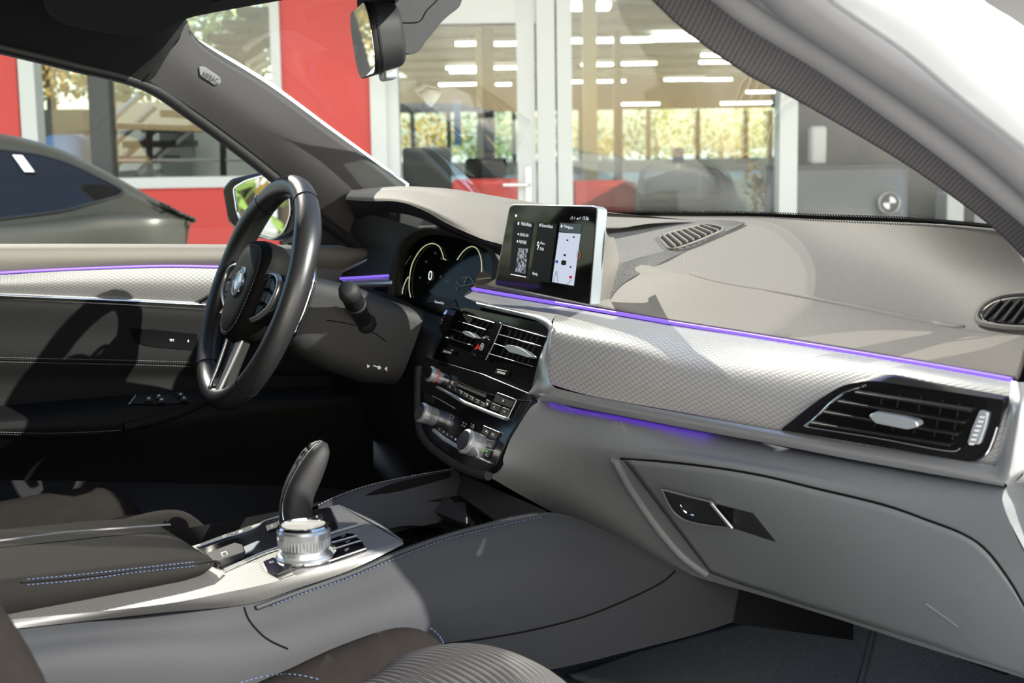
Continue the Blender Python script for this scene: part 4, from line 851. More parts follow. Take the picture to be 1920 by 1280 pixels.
grid('cup_holder', [[P(700, 1000, z=.60), P(760, 985, z=.60), P(830, 990, z=.60)], [P(700, 1000, z=.56), P(760, 985, z=.56), P(830, 990, z=.56)]], M['black'], con, nu=8)
# selector surround and buttons on the deck
DKP = Plane(deck(400, 1050), deck(600, 1050), deck(600, 980))
sel = plate('selector_panel', DKP, roundpoly([(369, 1026), (478, 990), (496, 977), (530, 967), (617, 950), (634, 989), (600, 1003), (497, 1032), (419, 1067)], [2, 8, 8, 4, 3, 4, 4, 6, 2]), .01, M['gloss'], con, lift=.0015)
tube('selector_edge', [DKP.at(a, b, .0025) for a, b in ((369, 1026), (420, 1009), (478, 990), (496, 977), (530, 967))], .0014, M['satin'], con, n=24)
tube('selector_edge', [DKP.at(a, b, .0025) for a, b in ((419, 1068), (460, 1050), (500, 1033), (540, 1020))], .0014, M['satin'], con, n=16)
tube('selector_edge', [DKP.at(a, b, .0025) for a, b in ((612, 1002), (645, 992), (680, 982))], .0016, M['satin'], con, n=10)
plate('front_pad', DKP, [(618, 950), (632, 946), (672, 980), (640, 992)], .006, M['satin'], con, lift=.002, bevel=.001)
pbk = plate('parking_brake_switch', DKP, roundpoly([(386, 1036), (440, 1016), (456, 1020), (460, 1034), (408, 1052), (398, 1050)], 3), .01, M['soft'], con, lift=.008, bevel=.002)
plate('brake_symbol', DKP, roundpoly([(413, 1036), (424, 1032), (428, 1039), (417, 1043)], 2), .0006, M['print'], pbk, lift=.0086)
plate('brake_symbol', DKP, roundpoly([(416, 1037), (423, 1034), (425.5, 1038.5), (418.5, 1041)], 1), .0006, M['soft'], pbk, lift=.009)
plate('painted_selector_glint', DKP, [(452, 1026), (480, 1014), (488, 1013), (474, 1030), (458, 1037)], .004, M['galv'], con, lift=.003, bevel=.001)  # silver plate stands in for a glint on the gloss panel
for q, s_, c in (([(376, 1018), (405, 1007), (436, 996), (442, 1002), (380, 1023)], '◎', (417, 1008)), ([(440, 995), (470, 984), (474, 990), (444, 1001)], '▬', (447, 1000))):
    pb = plate('mode_button', DKP, q, .004, M['soft'], con, lift=.003, bevel=.0008); txt('symbol', s_, DKP, c, (c[0]+7, c[1]-2.5), (c[0]+.5, c[1]-5), M['print'], pb, .0036)
for q in ([(498, 985), (520, 977), (524, 987), (502, 994)], [(584, 968), (604, 962), (606, 970), (588, 976)], [(520, 976), (530, 973), (533, 982), (524, 986)]):
    pb = plate('drive_mode_button', DKP, q, .003, M['black'], con, lift=.004, bevel=.0006)
    c = ((q[0][0]+q[2][0])/2-3, (q[0][1]+q[2][1])/2+2); txt('symbol', 'S', DKP, c, (c[0]+4, c[1]-1), (c[0], c[1]-4), M['print'], pb, .0046)
tube('selector_line', [DKP.at(a, b, .003) for a, b in ((576, 973), (590, 975), (603, 970))], .0009, M['satin'], con, n=10)
for q, s_ in (([(620, 1010), (650, 999), (664, 1000), (668, 1004), (624, 1016)], 'COM'), ([(624, 1018), (668, 1006), (678, 1012), (630, 1028)], 'NAV'), ([(618, 1046), (632, 1030), (680, 1015), (685, 1026), (622, 1049)], 'OPT')):
    pb = plate('shortcut_button', DKP, q, .006, M['gloss'], con, lift=.004, bevel=.0008)
    c = ((q[0][0]+q[2][0])/2-2, (q[0][1]+q[2][1])/2+3); txt('symbol', s_, DKP, c, (c[0]+8, c[1]-3), (c[0]-1, c[1]-4), M['printd'], pb, .0046)
for ln in (((621, 1017), (668, 1004)), ((626, 1029), (676, 1013)), ((616, 1052), (686, 1028))):
    tube('button_divider', [DKP.at(*ln[0], .0045), DKP.at(*ln[1], .0045)], .0011, M['satin'], con, 6)
pb = plate('shortcut_button', DKP, roundpoly([(493, 1052), (512, 1044), (548, 1056), (545, 1064), (519, 1077), (500, 1066)], 3), .006, M['gloss'], con, lift=.004, bevel=.0008)
txt('symbol', 'BACK', DKP, (505, 1056), (514, 1054), (505, 1052), M['printd'], pb, .0046)
tube('button_divider', [DKP.at(519, 1078, .004), DKP.at(570, 1060, .004)], .0011, M['black'], con, 6)

# rotary controller
bc = P(571, 1046, z=ZC+.002)
rc = thing('rotary_controller', 'round brushed silver rotary controller knob on the aluminium console deck', 'knob', tuple(bc))
pxm = (P(572, 1046, z=ZC)-CC).dot(CF)/FPX
def rr(p): return p*pxm
lathe('base_ring', [(rr(54), 0), (rr(54), .003), (rr(50), .006), (rr(46), .007)], bc, Z_, M['knob'], rc, 40)
lathe('grip', [(rr(45), .006), (rr(44), .010), (rr(47), .013), (rr(49), .026), (rr(50), .034), (rr(47), .037)], bc, Z_, M['knob'], rc, 60)
gv, gf = [], []
for k in range(48):
    a = 2*math.pi*k/48; d = Vector((math.cos(a), math.sin(a), 0)); s_ = Vector((-d.y, d.x, 0))
    c0 = bc+d*rr(47.8)+Z_*.015; c1 = bc+d*rr(49.2)+Z_*.026; i = len(gv)
    for c in (c0, c1): gv += [c-s_*.0005, c+s_*.0005, c+d*.0006]
    gf += [(i, i+2, i+5, i+3), (i+2, i+1, i+4, i+5)]
mesh('grip_knurl', gv, gf, M['galv'], rc, 0)['kind'] = 'stuff'
lathe('bezel', [(rr(40), .036), (rr(47), .0365), (rr(49), .0385), (rr(46), .041), (rr(41), .0415), (rr(40.5), .0400)], bc, Z_, M['chrome'], rc, 48)
touch = mat('controller_touch_cap', (.62, .60, .54), .22, coat=.3)
lathe('touch_cap', [(rr(40.5), .036), (rr(40.5), .0400), (rr(20), .0406), (.0003, .0407)], bc, Z_, touch, rc, 48)

# gear selector lever
gs = thing('gear_selector', 'curved black gear selector lever with chrome-edged button side', 'gear lever', tuple(deck(556, 985)))
path = [(556, 990, 28, .020), (554, 955, 27, .020), (560, 922, 26, .021), (574, 890, 25, .022), (590, 857, 21, .021), (601, 839, 15, .016), (607, 828, 6, .007)]
gx = -.035; rowsG = []
for i, (a, b, hw, hx) in enumerate(path):
    c = P(a, b, x=gx); a2, b2 = path[min(i+1, 6)][:2]; a1, b1 = path[max(i-1, 0)][:2]
    d = (P(a2, b2, x=gx)-P(a1, b1, x=gx)).normalized(); sd = X_.cross(d).normalized(); k = (c-CC).dot(CF)/FPX*hw*1.08
    rowsG.append([c+X_*(math.copysign(abs(math.cos(t))**.8, math.cos(t))*hx)+sd*(math.copysign(abs(math.sin(t))**.8, math.sin(t))*k) for t in [2*math.pi*j/28 for j in range(28)]])
cols = [param([r[j] for r in rowsG], 30) for j in range(28)]
rowsG2 = [[cols[j][i] for j in range(28)] for i in range(30)]
gl = grid('lever', rowsG2+[[sum(rowsG2[-1], Vector())/28]*28], M['soft'], gs, closed_u=True, flip=True, sharp=0)
SG = Surf(gl)
line_on('chrome_edge', SG, [(531, 975), (529, 950), (535, 922), (548, 893), (567, 861), (585, 838), (598, 827)], .0013, M['chrome'], gs, .0003, n=40)
for a, b in ((553, 868), (563, 852), (573, 838)):
    try: plate('shift_button', Plane(SG.at(a+8, b+4, .001), SG.at(a+10, b+4, .001), SG.at(a+8, b+8, .001)), [(a, b), (a+7, b-9), (a+9, b-6), (a+3, b+4)], .003, M['gloss'], gs, lift=.002, bevel=.0006)
    except Exception as e: print('GEAR', e)

# armrest lid
arm = thing('armrest', 'padded black leather armrest lid with blue-grey seam stitching', 'armrest', (.0, -.5, .63))
def asec(y, x0, x1, zb, zt, r=.018):
    p = roundpoly([(x0, zb), (x1-.012, zb), (x1, (zb+zt)/2), (x1-.006, zt), (x0, zt)], [.01, .012, .01, .014, .012], 5)
    return [Vector((a, y, b)) for a, b in p]
ar = grid('lid', [asec(-1.0, -.115, .118, .628, .683), asec(-.7, -.115, .118, .628, .680), asec(-.5, -.115, .118, .629, .673), asec(-.36, -.114, .118, .631, .665), asec(-.31, -.112, .117, .632, .661), asec(-.285, -.108, .113, .635, .657), asec(-.272, -.100, .104, .640, .651), asec(-.270, -.09, .09, .645, .6455)], M['armleather'], arm, closed_u=True, flip=True, sharp=0)
SAR = Surf(ar)
for dz in (0, 6):
    try: stitches('seam_stitching', [SAR.at(a, b+dz*(1.7 if b > 1070 else 1.2), .0008) for a, b in ((50, 1086), (150, 1077), (250, 1066), (340, 1056), (395, 1049))], .0048, .0032, .0006, M['stitch'], arm)
    except Exception as e: print('ARM', e)
try: line_on('piping', SAR, [(40, 1091), (150, 1081), (250, 1070), (340, 1060), (400, 1052), (413, 1057)], .0016, M['leather'], arm, .0003)
except Exception as e: print('ARM2', e)
tube('lid_split', [Vector((-.03, -1.0, .686)), Vector((-.03, -.6, .6815)), Vector((-.03, -.4, .675)), Vector((-.03, -.275, .664))], .0012, M['stitchg'], arm)

# ================================================================== SEATS
def seat(label, sx, oy, oz, dc=0, cm='rib'):
    t = thing('front_seat', label, 'seat', (sx*.40, -.35+oy, .27), 'front seats')
    def Q(x, y, z): return Vector((sx*x, y+oy, z+oz))
    fp = None
    def G(n, rows, m_, **k): return grid(n, rows, M[m_], t, flip=(sx > 0) if k.pop('fl', 1) else (sx < 0), **k)
    cz = [(-.62, .50), (-.40, .515), (-.20, .555), (-.11, .578), (-.06, .580), (-.025, .562), (-.005, .52), (-.01, .45), (-.04, .36)]
    cu = G('cushion', [[Q(.27+.27*i/8, y-(.028*(abs(i-4)/4)**2 if y > -.2 else 0), z-dc-.022*(abs(i-4)/4)**3) for i in range(9)] for y, z in cz], cm, nu=24, nv=40)
    def bol(n, pts, m_, par=t):
        rows = []
        for x, y, z, rx, rz in pts:
            rows.append([Q(x+math.cos(a)*rx, y, z+math.sin(a)*rz) for a in [2*math.pi*j/24 for j in range(24)]])
        c = [param([r[j] for r in rows], 36) for j in range(24)]
        rows = [[c[j][i] for j in range(24)] for i in range(36)]
        rows = [[sum(rows[0], Vector())/24]*24]+rows+[[sum(rows[-1], Vector())/24]*24]
        return grid(n, rows, M[m_], par, closed_u=True, flip=(sx < 0), sharp=0)
    bi = bol('side_bolster', [(.250, -.66, .46, .044, .07), (.250, -.40, .46, .046, .07), (.250, -.28, .475, .048, .077), (.250, -.18, .490, .049, .084), (.250, -.10, .492, .048, .086), (.250, -.055, .466, .050, .078), (.242, -.03, .45, .038, .055), (.245, -.018, .44, .012, .02)], 'suede')
    bo = bol('side_bolster', [(.555, -.66, .46, .045, .07), (.555, -.40, .46, .045, .08), (.555, -.25, .462, .046, .09), (.555, -.12, .466, .046, .086), (.555, -.06, .45, .042, .07), (.57, -.03, .43, .012, .02)], 'suede')
    bk_ = [(-.60, .52), (-.645, .64), (-.69, .80), (-.75, .95), (-.81, 1.06), (-.845, 1.10), (-.88, 1.08)]
    G('backrest', [[Q(.27+.27*i/6, y, z) for i in range(7)] for y, z in bk_], 'rib', nu=18, nv=20, fl=0)
    box('back_shell', Q(.405, -.81, .80), (.40, .10, .55), M['leather'], t, .04, (X_, Vector((0, 1, .36)).normalized()*-1, Vector((0, -.36, 1)).normalized()))
    for x in (.245, .56):
        rows = []
        for y, z, rx, ry in ((-.585, .52, .05, .05), (-.60, .62, .055, .062), (-.63, .74, .055, .066), (-.70, .88, .052, .06), (-.77, 1.02, .045, .045), (-.81, 1.09, .02, .02)):
            rows.append([Q(x+math.cos(a)*rx, y+math.sin(a)*ry-.025, z) for a in [2*math.pi*j/20 for j in range(20)]])
        c = [param([r[j] for r in rows], 30) for j in range(20)]; rows = [[c[j][i] for j in range(20)] for i in range(30)]
        b2 = grid('back_bolster', rows, M['suede'], t, closed_u=True, flip=(sx < 0), sharp=0)
        if sx > 0 and x < .3:
            sf = Surf(b2)
            try:
                stitches('bolster_stitching', [sf.at(a, b, .001) for a, b in ((5, 1068), (30, 1092), (55, 1128), (72, 1170), (80, 1220), (84, 1275))], .006, .004, .0007, M['stitch'], b2)
            except Exception as e: print('BOL', e)
    rows = [[Q(.405+.11*math.cos(a), -.86+.045*math.sin(a)+dy, z) for a in [2*math.pi*j/24 for j in range(24)]] for z, dy in ((1.12, 0), (1.17, .02), (1.25, .01), (1.29, -.01))]
    rows = [[sum(rows[0], Vector())/24]*24]+rows+[[sum(rows[-1], Vector())/24]*24]
    grid('headrest', rows, M['suede'], t, closed_u=True, flip=(sx < 0), sharp=0)
    for x in (.36, .45): tube('headrest_post', [Q(x, -.86, 1.05), Q(x, -.86, 1.14)], .006, M['chrome'], t)
    box('seat_base', Q(.405, -.33, .38), (.40, .55, .14), M['black'], t, .03)
    return t, bi, cu
ps, pbi, pcu = seat('front passenger seat of brown-black suede and grey ribbed cloth with blue stitching', 1, 0, 0)
SPB = Surf(pbi)
for pts in ([(418, 1278), (460, 1262), (520, 1252), (580, 1256), (630, 1274)], [(450, 1280), (500, 1267), (550, 1264), (600, 1274)], [(806, 1176), (822, 1190), (832, 1208), (836, 1228)]):
    try: stitches('blue_stitching', [SPB.at(a, b, .001) for a, b in pts], .0062, .0042, .0008, M['stitch'], pbi)
    except Exception as e: print('STITCH', e)
seat('driver seat of brown-black suede behind the steering wheel, mostly hidden by the armrest', -1, -.09, .045, .06, 'suede')

# floor mat in the passenger footwell
SFL = Surf(fl)
fm = patch('floor_mat', SFL, [(1190, 1224), (1385, 1164), (1500, 1136), (1640, 1160)], [(1060, 1262), (1230, 1310), (1400, 1330), (1606, 1300)], M['carpet'], None, .008, 20, 10, thick=.007)
tag(fm, 'dark carpet mat with stitched edge lying in the passenger footwell', 'floor mat')
tube('mat_binding', [SFL.at(a, b, .010) for a, b in ((1640, 1170), (1626, 1230), (1608, 1298))], .004, M['carpet'], fm)

# ================================================================== DRIVER DOOR
dr = thing('driver_door', 'black leather driver door with aluminium strip, violet light line and window switches', 'car door', (-.76, -.3, .3))
cols_ = [-420, -200, 0, 135, 270, 400, 540, 640, 700]
def drow(p, x, dx=None):
    p0, p1, p2 = p; o = []
    for c in cols_:
        t = c/270-1
        if c < 0: y = p0+(p1-p0)*(c/270)*.6
        elif c > 540: y = p2+(p2-p1)*((c-540)/270)*.8
        else: y = p0*(t*(t-1)/2)+p1*(1-t*t)+p2*(t*(t+1)/2)
        o.append(P(c, y, x=x))
    return o
up_panel = grid('upper_panel', [drow((457, 457, 459), -.763), drow((460, 460, 462), -.745), drow((468, 467, 468), -.728), drow((487, 484, 483), -.722), drow((508, 497, 497), -.728), drow((520, 508, 510), -.738)], M['pad'], dr, nu=50, nv=16)
tube('door_light_strip', PX([(-400, 545, -.724), (-150, 522, -.724), (0, 511.5, -.724), (75, 507, -.724), (150, 503.5, -.724), (300, 498.5, -.724), (412, 500, -.724), (540, 503, -.724)]), .0022, M['purple'], dr, n=50)
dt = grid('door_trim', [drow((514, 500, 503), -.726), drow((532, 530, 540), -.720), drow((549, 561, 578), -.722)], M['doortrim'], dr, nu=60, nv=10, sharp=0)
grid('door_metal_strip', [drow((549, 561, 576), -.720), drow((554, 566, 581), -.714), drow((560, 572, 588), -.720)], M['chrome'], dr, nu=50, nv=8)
body = grid('door_panel', [drow((560, 572, 588), -.724), drow((567, 581, 598), -.712), drow((620, 628, 640), -.708), drow((672, 679, 690), -.700), drow((715, 708, 705), -.706), drow((757, 736, 722), -.700), drow((762, 741, 728), -.69), drow((784, 762, 745), -.63), drow((798, 782, 758), -.618), drow((815, 806, 780), -.622), drow((850, 850, 850), -.66), drow((905, 905, 905), -.69), drow((1010, 1010, 1010), -.70), drow((1200, 1200, 1200), -.71)], M['leather'], dr, nu=60, nv=80)
SDR = Surf(body)
for d in (-3, 5): stitches('panel_stitching', [SDR.at(a, b+d, .0008) for a, b in ((0, 673), (90, 675), (180, 677), (270, 679), (360, 682))], .0042, .0028, .0005, M['stitchg'], dr)
line_on('panel_piping', SDR, [(0, 674), (90, 676), (180, 678), (270, 680), (365, 683)], .0014, M['leather'], dr, .0006)
stitches('armrest_stitching', [SDR.at(a, b, .0008) for a, b in ((0, 810), (80, 812), (160, 810), (228, 806))], .0042, .0028, .0005, M['stitchg'], dr)
line_on('armrest_piping', SDR, [(0, 814), (80, 816), (160, 814), (232, 806)], .0014, M['leather'], dr, .0006)
line_on('grab_handle', SDR, [(232, 800), (270, 792), (330, 776), (385, 752)], .008, M['leather'], dr, .004, n=30, seg=10)
sp2 = patch('seat_memory_panel', SDR, [(243, 615), (290, 618), (370, 626)], [(255, 642), (290, 650), (370, 656)], M['gloss'], dr, .002, 12, 5)
txt('memory_lettering', 'SET', SDR, (318, 639), (327, 640), (318, 635), M['print'], sp2, .0032)
txt('memory_lettering', '1', SDR, (352, 641), (354, 641), (352, 637), M['print'], sp2, .0032)
sw = patch('switch_panel', SDR, [(254, 741), (300, 737), (385, 730)], [(242, 756), (300, 757), (385, 752)], M['black'], dr, .002, 12, 5)
for a, b in ((279, 746), (298, 741), (303, 748), (339, 738), (345, 745)):
    pb = patch('window_switch', SDR, [(a-7, b-3), (a, b-3.5), (a+7, b-4)], [(a-7, b+4), (a, b+3.5), (a+7, b+3)], M['soft'], sw, .006, 5, 4, thick=.003)
    patch('switch_symbol', SDR, [(a-2.5, b-1.2), (a, b-1.4), (a+2.5, b-1.5)], [(a-2.5, b+1.6), (a, b+1.5), (a+2.5, b+1.2)], M['print'], pb, .0064, 4, 3)
tube('switch_panel_edge', [SDR.at(242, 757, .003), SDR.at(254, 741, .003)], .0012, M['galv'], dr)
# inner door pull in the trim
SDT = Surf(dt)
patch('door_pull', SDT, [(365, 566), (380, 558), (400, 546)], [(366, 569), (384, 569), (402, 570)], M['black'], dr, .003, 6, 4)
line_on('door_pull_edge', SDT, [(376, 566), (388, 558), (402, 551)], .002, M['chrome'], dr, .005, n=8)
# mirror sail panel at the front of the door
grid('mirror_sail', [PX([(548, 452, -.752), (620, 455, -.745), (700, 480, -.74)]), PX([(560, 400, -.745), (620, 420, -.74), (690, 470, -.74)]), PX([(560, 370, -.735), (600, 398, -.733), (690, 470, -.74)])], M['black'], dr, nu=12, nv=8)
grid('sill_panel', [PX([(-300, 905, -.66), (0, 900, -.66), (300, 905, -.66), (560, 912, -.66), (800, 930, -.64)]), PX([(-300, 985, -.60), (0, 980, -.60), (300, 985, -.60), (560, 992, -.60), (800, 1000, -.6)])], M['black'], dr, nu=12)

# ================================================================== MIRRORS, VISOR
dm = thing('door_mirror', 'gloss black exterior door mirror seen through the driver window', 'mirror', tuple(P(500, 452, x=-.90)))
MP = Plane(P(480, 385, x=-.93), P(480, 385, x=-.93)+Vector((.95, .30, 0)), P(480, 385, x=-.93)+Z_)
mo = roundpoly([(414, 352), (430, 334), (500, 318), (556, 322), (566, 400), (552, 440), (520, 454), (455, 444), (426, 420)], [10, 8, 14, 12, 14, 12, 12, 14, 12])
mg = roundpoly([(438, 352), (462, 338), (505, 326), (540, 330), (546, 400), (534, 434), (512, 448), (470, 436), (446, 404)], [8, 8, 12, 10, 12, 12, 10, 12, 10])
prism('housing', [MP.at(a, b) for a, b in mo], Vector((-.06, .13, .0)), M['gloss'], dm, .008, 3, taper=.72)
prism('mirror_glass', [MP.at(a, b, .0012) for a, b in mg], -MP.n*.002, M['mirror'], dm)
tube('glass_rim', [MP.at(a, b, .001) for a, b in mg], .0025, M['chrome'], dm, 6, closed=True)
box('mirror_foot', P(540, 450, x=-.84)+Vector((0, .04, 0)), (.12, .06, .04), M['black'], dm, .012)

rm = thing('rear_view_mirror', 'frameless interior mirror in a black housing hanging below the windscreen header', 'mirror', tuple(P(690, 140, x=.0)))
mn_ = Vector((-.36, -.93, -.13)).normalized(); ml = Vector((.933, -.36, 0)).normalized(); mu = ml.cross(mn_); mu = mu if mu.z > 0 else -mu
mc0 = P(684, 78, x=-.02)
def ML(a, b, h=0): return mc0+ml*a+mu*b+mn_*h
mout = roundpoly([(-.105, .026), (-.085, .043), (.085, .043), (.112, .020), (.106, -.026), (.080, -.043), (-.085, -.043), (-.110, -.020)], [.02]*8)
prism('housing', [ML(a, b, -.002) for a, b in mout], -mn_*.036, M['soft'], rm, .006, 3, taper=.86)
prism('glass_edge', [ML(a*1.0, b*1.0, .003) for a, b in mout], -mn_*.006, M['black'], rm, .001)
prism('mirror_glass', [ML(a*.985, b*.97, .0036) for a, b in mout], -mn_*.001, M['mirror'], rm)
box('dimmer_tab', ML(.02, -.042, -.020), (.05, .018, .02), M['galv'], rm, .004, (ml, mn_, mu))
tube('ball_joint', [ML(0, .005, -.035), ML(0, .005, -.06)], .010, M['galv'], rm, 12)
ms = thing('sensor_housing', 'black plastic sensor housing on the windscreen behind the interior mirror', 'housing', tuple(P(765, 104, x=.0)))
shp = [(738, -40), (742, 40), (748, 92), (765, 103), (784, 99), (800, 76), (832, 36), (862, 14), (880, -40)]
prism('cover', [P(a, b, x=.045) for a, b in roundpoly(shp, [3, 8, 8, 8, 8, 8, 20, 8, 3])], Vector((-.10, 0, .0)), M['soft'], ms, .012, 3)
tube('cover_seam', [P(a, b, x=.0455) for a, b in ((745, 42), (785, 41), (800, 20), (820, 0), (826, -12))], .0007, M['hole'], ms, n=20)

sv_ = thing('sun_visor', 'dark grey sun visor folded against the headliner above the driver door', 'sun visor', tuple(P(230, 60, x=-.42)))
VPn = Plane(P(85, 40, x=-.46), P(340, 40, x=-.42), P(250, 0, x=-.38))
prism('visor_panel', [VPn.at(a, b) for a, b in roundpoly([(78, -30), (84, 22), (110, 44), (180, 60), (252, 71), (300, 62), (352, 32), (430, -10), (440, -60)], [6, 14, 14, 10, 10, 10, 10, 10, 5])], -VPn.n*.014, M['head'], sv_, .004, 3)
tube('visor_hinge', [VPn.at(400, 0, .004), VPn.at(450, -14, .004)], .005, M['black'], sv_)
# ================================================================== SURROUNDINGS
F0 = Vector((-math.sin(YAW), math.cos(YAW), 0))
def BP(px, py, w):
    r = ray(px, py); return CC+r*(w/r.dot(F0))
def bb(name, px0, py0, px1, py1, w, th, m_, parent=None, z0=None, bevel=0):
    """upright box facing the car: pixel extents of its front face, w metres ahead"""
    pm, qm = (px0+px1)/2, (py0+py1)/2
    ua = (BP(px0, qm, w)-CC).dot(R0); ub = (BP(px1, qm, w)-CC).dot(R0); zt = BP(pm, py0, w).z; zb = BP(pm, py1, w).z if z0 is None else z0
    base = Vector((CC.x, CC.y, 0)); c = base+R0*((ua+ub)/2)+F0*(w+th/2)+Z_*((zt+zb)/2)
    return box(name, c, (ub-ua, th, zt-zb), m_, parent, bevel, (R0, F0, Z_))
M['pave'] = mat('grey_paving', (.50, .49, .46), .85, grain=(30, .3), var=(6, .2))
M['frame_d'] = mat('dark_grey_frame', (.035, .038, .038), .5)
M['wallgrey'] = mat('dark_grey_wall', (.060, .064, .062), .7, var=(3, .1))
M['hallceil'] = mat('hall_ceiling', (.23, .23, .22), .8, var=(2, .3))
M['hallfloor'] = mat('hall_floor', (.28, .27, .25), .3)
M['lamp'] = mat('ceiling_lamp', (.9, .9, .9), .5, emit=((1, .97, .92), 14))
M['column'] = mat('cream_column', (.62, .58, .42), .6)
M['hallglass'] = glass('shop_glass', (.86, .90, .88), .9)
M['olive'] = mat('matte_olive_paint', (.055, .055, .044), .38, metal=.35, spec=.4)
M['olived'] = mat('dark_car_paint', (.045, .043, .034), .4, coat=.2)
M['tint'] = mat('tinted_window', (.006, .006, .006), .04, spec=.6)
M['blue'] = mat('blue_sign', (.03, .10, .42), .5)
M['bluet'] = mat('blue_tarpaulin', (.12, .25, .50), .6)
M['beige'] = mat('beige_wall', (.42, .42, .36), .8, var=(2, .15))
M['trunk'] = mat('bark', (.06, .045, .03), .9)
M['steel'] = mat('bright_steel', (.65, .66, .66), .3, metal=.8)
def leafmat(n, a, b):
    m, t, bs = new(n); tc = t.nodes.new('ShaderNodeTexCoord'); no = t.nodes.new('ShaderNodeTexNoise'); no.inputs['Scale'].default_value = 1.3
    mx = t.nodes.new('ShaderNodeMix'); mx.data_type = 'RGBA'; mx.inputs[6].default_value = (*a, 1); mx.inputs[7].default_value = (*b, 1)
    t.links.new(tc.outputs['Object'], no.inputs['Vector']); t.links.new(no.outputs[0], mx.inputs[0]); t.links.new(mx.outputs[2], bs.inputs['Base Color']); bs.inputs['Roughness'].default_value = .8
    return m
M['leaf1'] = leafmat('green_leaves', (.10, .20, .04), (.30, .36, .08)); M['leaf2'] = leafmat('yellow_leaves', (.42, .36, .08), (.50, .26, .06)); M['leaf3'] = leafmat('pale_leaves', (.26, .34, .16), (.40, .44, .22))

gd = grid('ground', [[Vector((x, y, 0)) for x in (-90, 0, 60)] for y in (-60, 0, 100)], M['pave'], nu=3, flip=False); struct(gd)
WF = 8.0
struct(bb('wall_left', -200, -260, 30, 500, WF, .25, M['red'], z0=0))
struct(bb('wall_below_window', 30, 352, 522, 500, WF, .25, M['red'], z0=0))
struct(bb('wall_red_panel', 522, -260, 692, 500, WF, .25, M['red'], z0=0))
for k, b in enumerate((18, -86, -190)):
    pass
w3 = struct(bb('window_3', 58, -260, 505, 334, WF+.10, .012, M['hallglass']))
for nm, a in (('window_frame', (28, -260, 58, 352)), ('window_frame', (505, -260, 523, 336)), ('window_sill', (28, 333, 523, 353))):
    bb(nm, *a, WF-.03, .14, M['white'], w3)
bb('window_mullion', 157, -260, 196, 334, WF+.05, .14, M['frame_d'], w3)
# white framed glazing with door
w4 = struct(bb('window_4', 1072, -260, 1466, 420, WF+.10, .012, M['hallglass'], z0=0))
for a in ((1006, -260, 1040, 440), (1044, -260, 1072, 440), (1464, -260, 1498, 440)):
    bb('window_frame', *a, WF-.03, .16, M['white'], w4, z0=0)
d1 = struct(bb('door_1', 748, 44, 972, 500, WF+.06, .012, M['hallglass'], z0=.1))
for nm, a, dw in (('door_frame', (692, -260, 722, 500), -.04), ('door_stile', (722, -40, 748, 500), 0), ('door_stile', (970, -40, 1004, 500), 0)):
    bb(nm, *a, WF+dw, .12, M['white'], d1, z0=0)
bb('door_rail', 722, -60, 1004, 44, WF, .10, M['white'], d1)
bb('door_handle_plate', 985, 312, 997, 382, WF-.015, .02, M['steel'], d1, bevel=.003)
h0 = BP(991, 346, WF-.05); tube('door_handle', [h0+F0*.04, h0, h0-R0*.05, h0-R0*.14], .011, M['steel'], d1, 8, n=12)
struct(bb('wall_grey', 1497, -260, 1836, 500, WF+1.2, .2, M['wallgrey'], z0=0))
struct(bb('wall_lintel', -200, -600, 1500, -258, WF, .25, M['white']))
can = box('added_shade_canopy', Vector((CC.x, CC.y, 3.25))+F0*(WF-1.0)+R0*2, (13, 2.6, .2), M['wallgrey'], None, 0, (R0, F0, Z_)); struct(can)  # unseen overhang added to keep direct sun off the facade
for u_ in (-4.2, 8.2): tube('shade_canopy_post', [Vector((CC.x, CC.y, 0))+F0*(WF-2.1)+R0*u_, Vector((CC.x, CC.y, 3.2))+F0*(WF-2.1)+R0*u_], .06, M['frame_d'], can)
# hall behind the glazing
base = Vector((CC.x, CC.y, 0))
def H(u, w, z): return base+R0*u+F0*w+Z_*z
ce = grid('ceiling_hall', [[H(u, w, 3.0) for u in (-3, 8, 30)] for w in (10.5, 30, 52)], M['hallceil'], nu=3, flip=False); struct(ce)
hf = grid('floor_hall', [[H(u, w, .02) for u in (-14, 8, 30)] for w in (8.3, 30, 52)], M['hallfloor'], nu=3, flip=True); struct(hf)
for k, w_ in enumerate((11.5, 13, 14.6, 16.5, 18.7, 21.2, 24, 27, 30.5, 34.5, 39, 44)):
    c = H(8, w_, 2.97); box('ceiling_beam', c, (40, .5, .06), M['frame_d'], ce, 0, (R0, F0, Z_))
hd = bb('wall_far_header', 600, 140, 1700, 206, 48, .3, M['wallgrey']); struct(hd)
gw = bb('window_5', 600, 206, 1700, 330, 48.4, .02, M['hallglass'], z0=0); struct(gw)
for a in (770, 838, 900, 960, 1085, 1160, 1212, 1305, 1395, 1440):
    bb('far_mullion', a, 206, a+8, 330, 48, .2, M['frame_d'], gw, z0=0)
struct(bb('wall_far_low', 600, 300, 1700, 330, 47.5, .2, M['beige'], z0=0))
for a, b, w_, m_ in ((1094, 1120, 18, 'column'), (1152, 1166, 26, 'frame_d'), (905, 926, 22, 'frame_d'), (893, 905, 24, 'column')):
    c = bb('hall_column', a, -40, b, 400, w_, .3, M[m_], z0=0); struct(c)
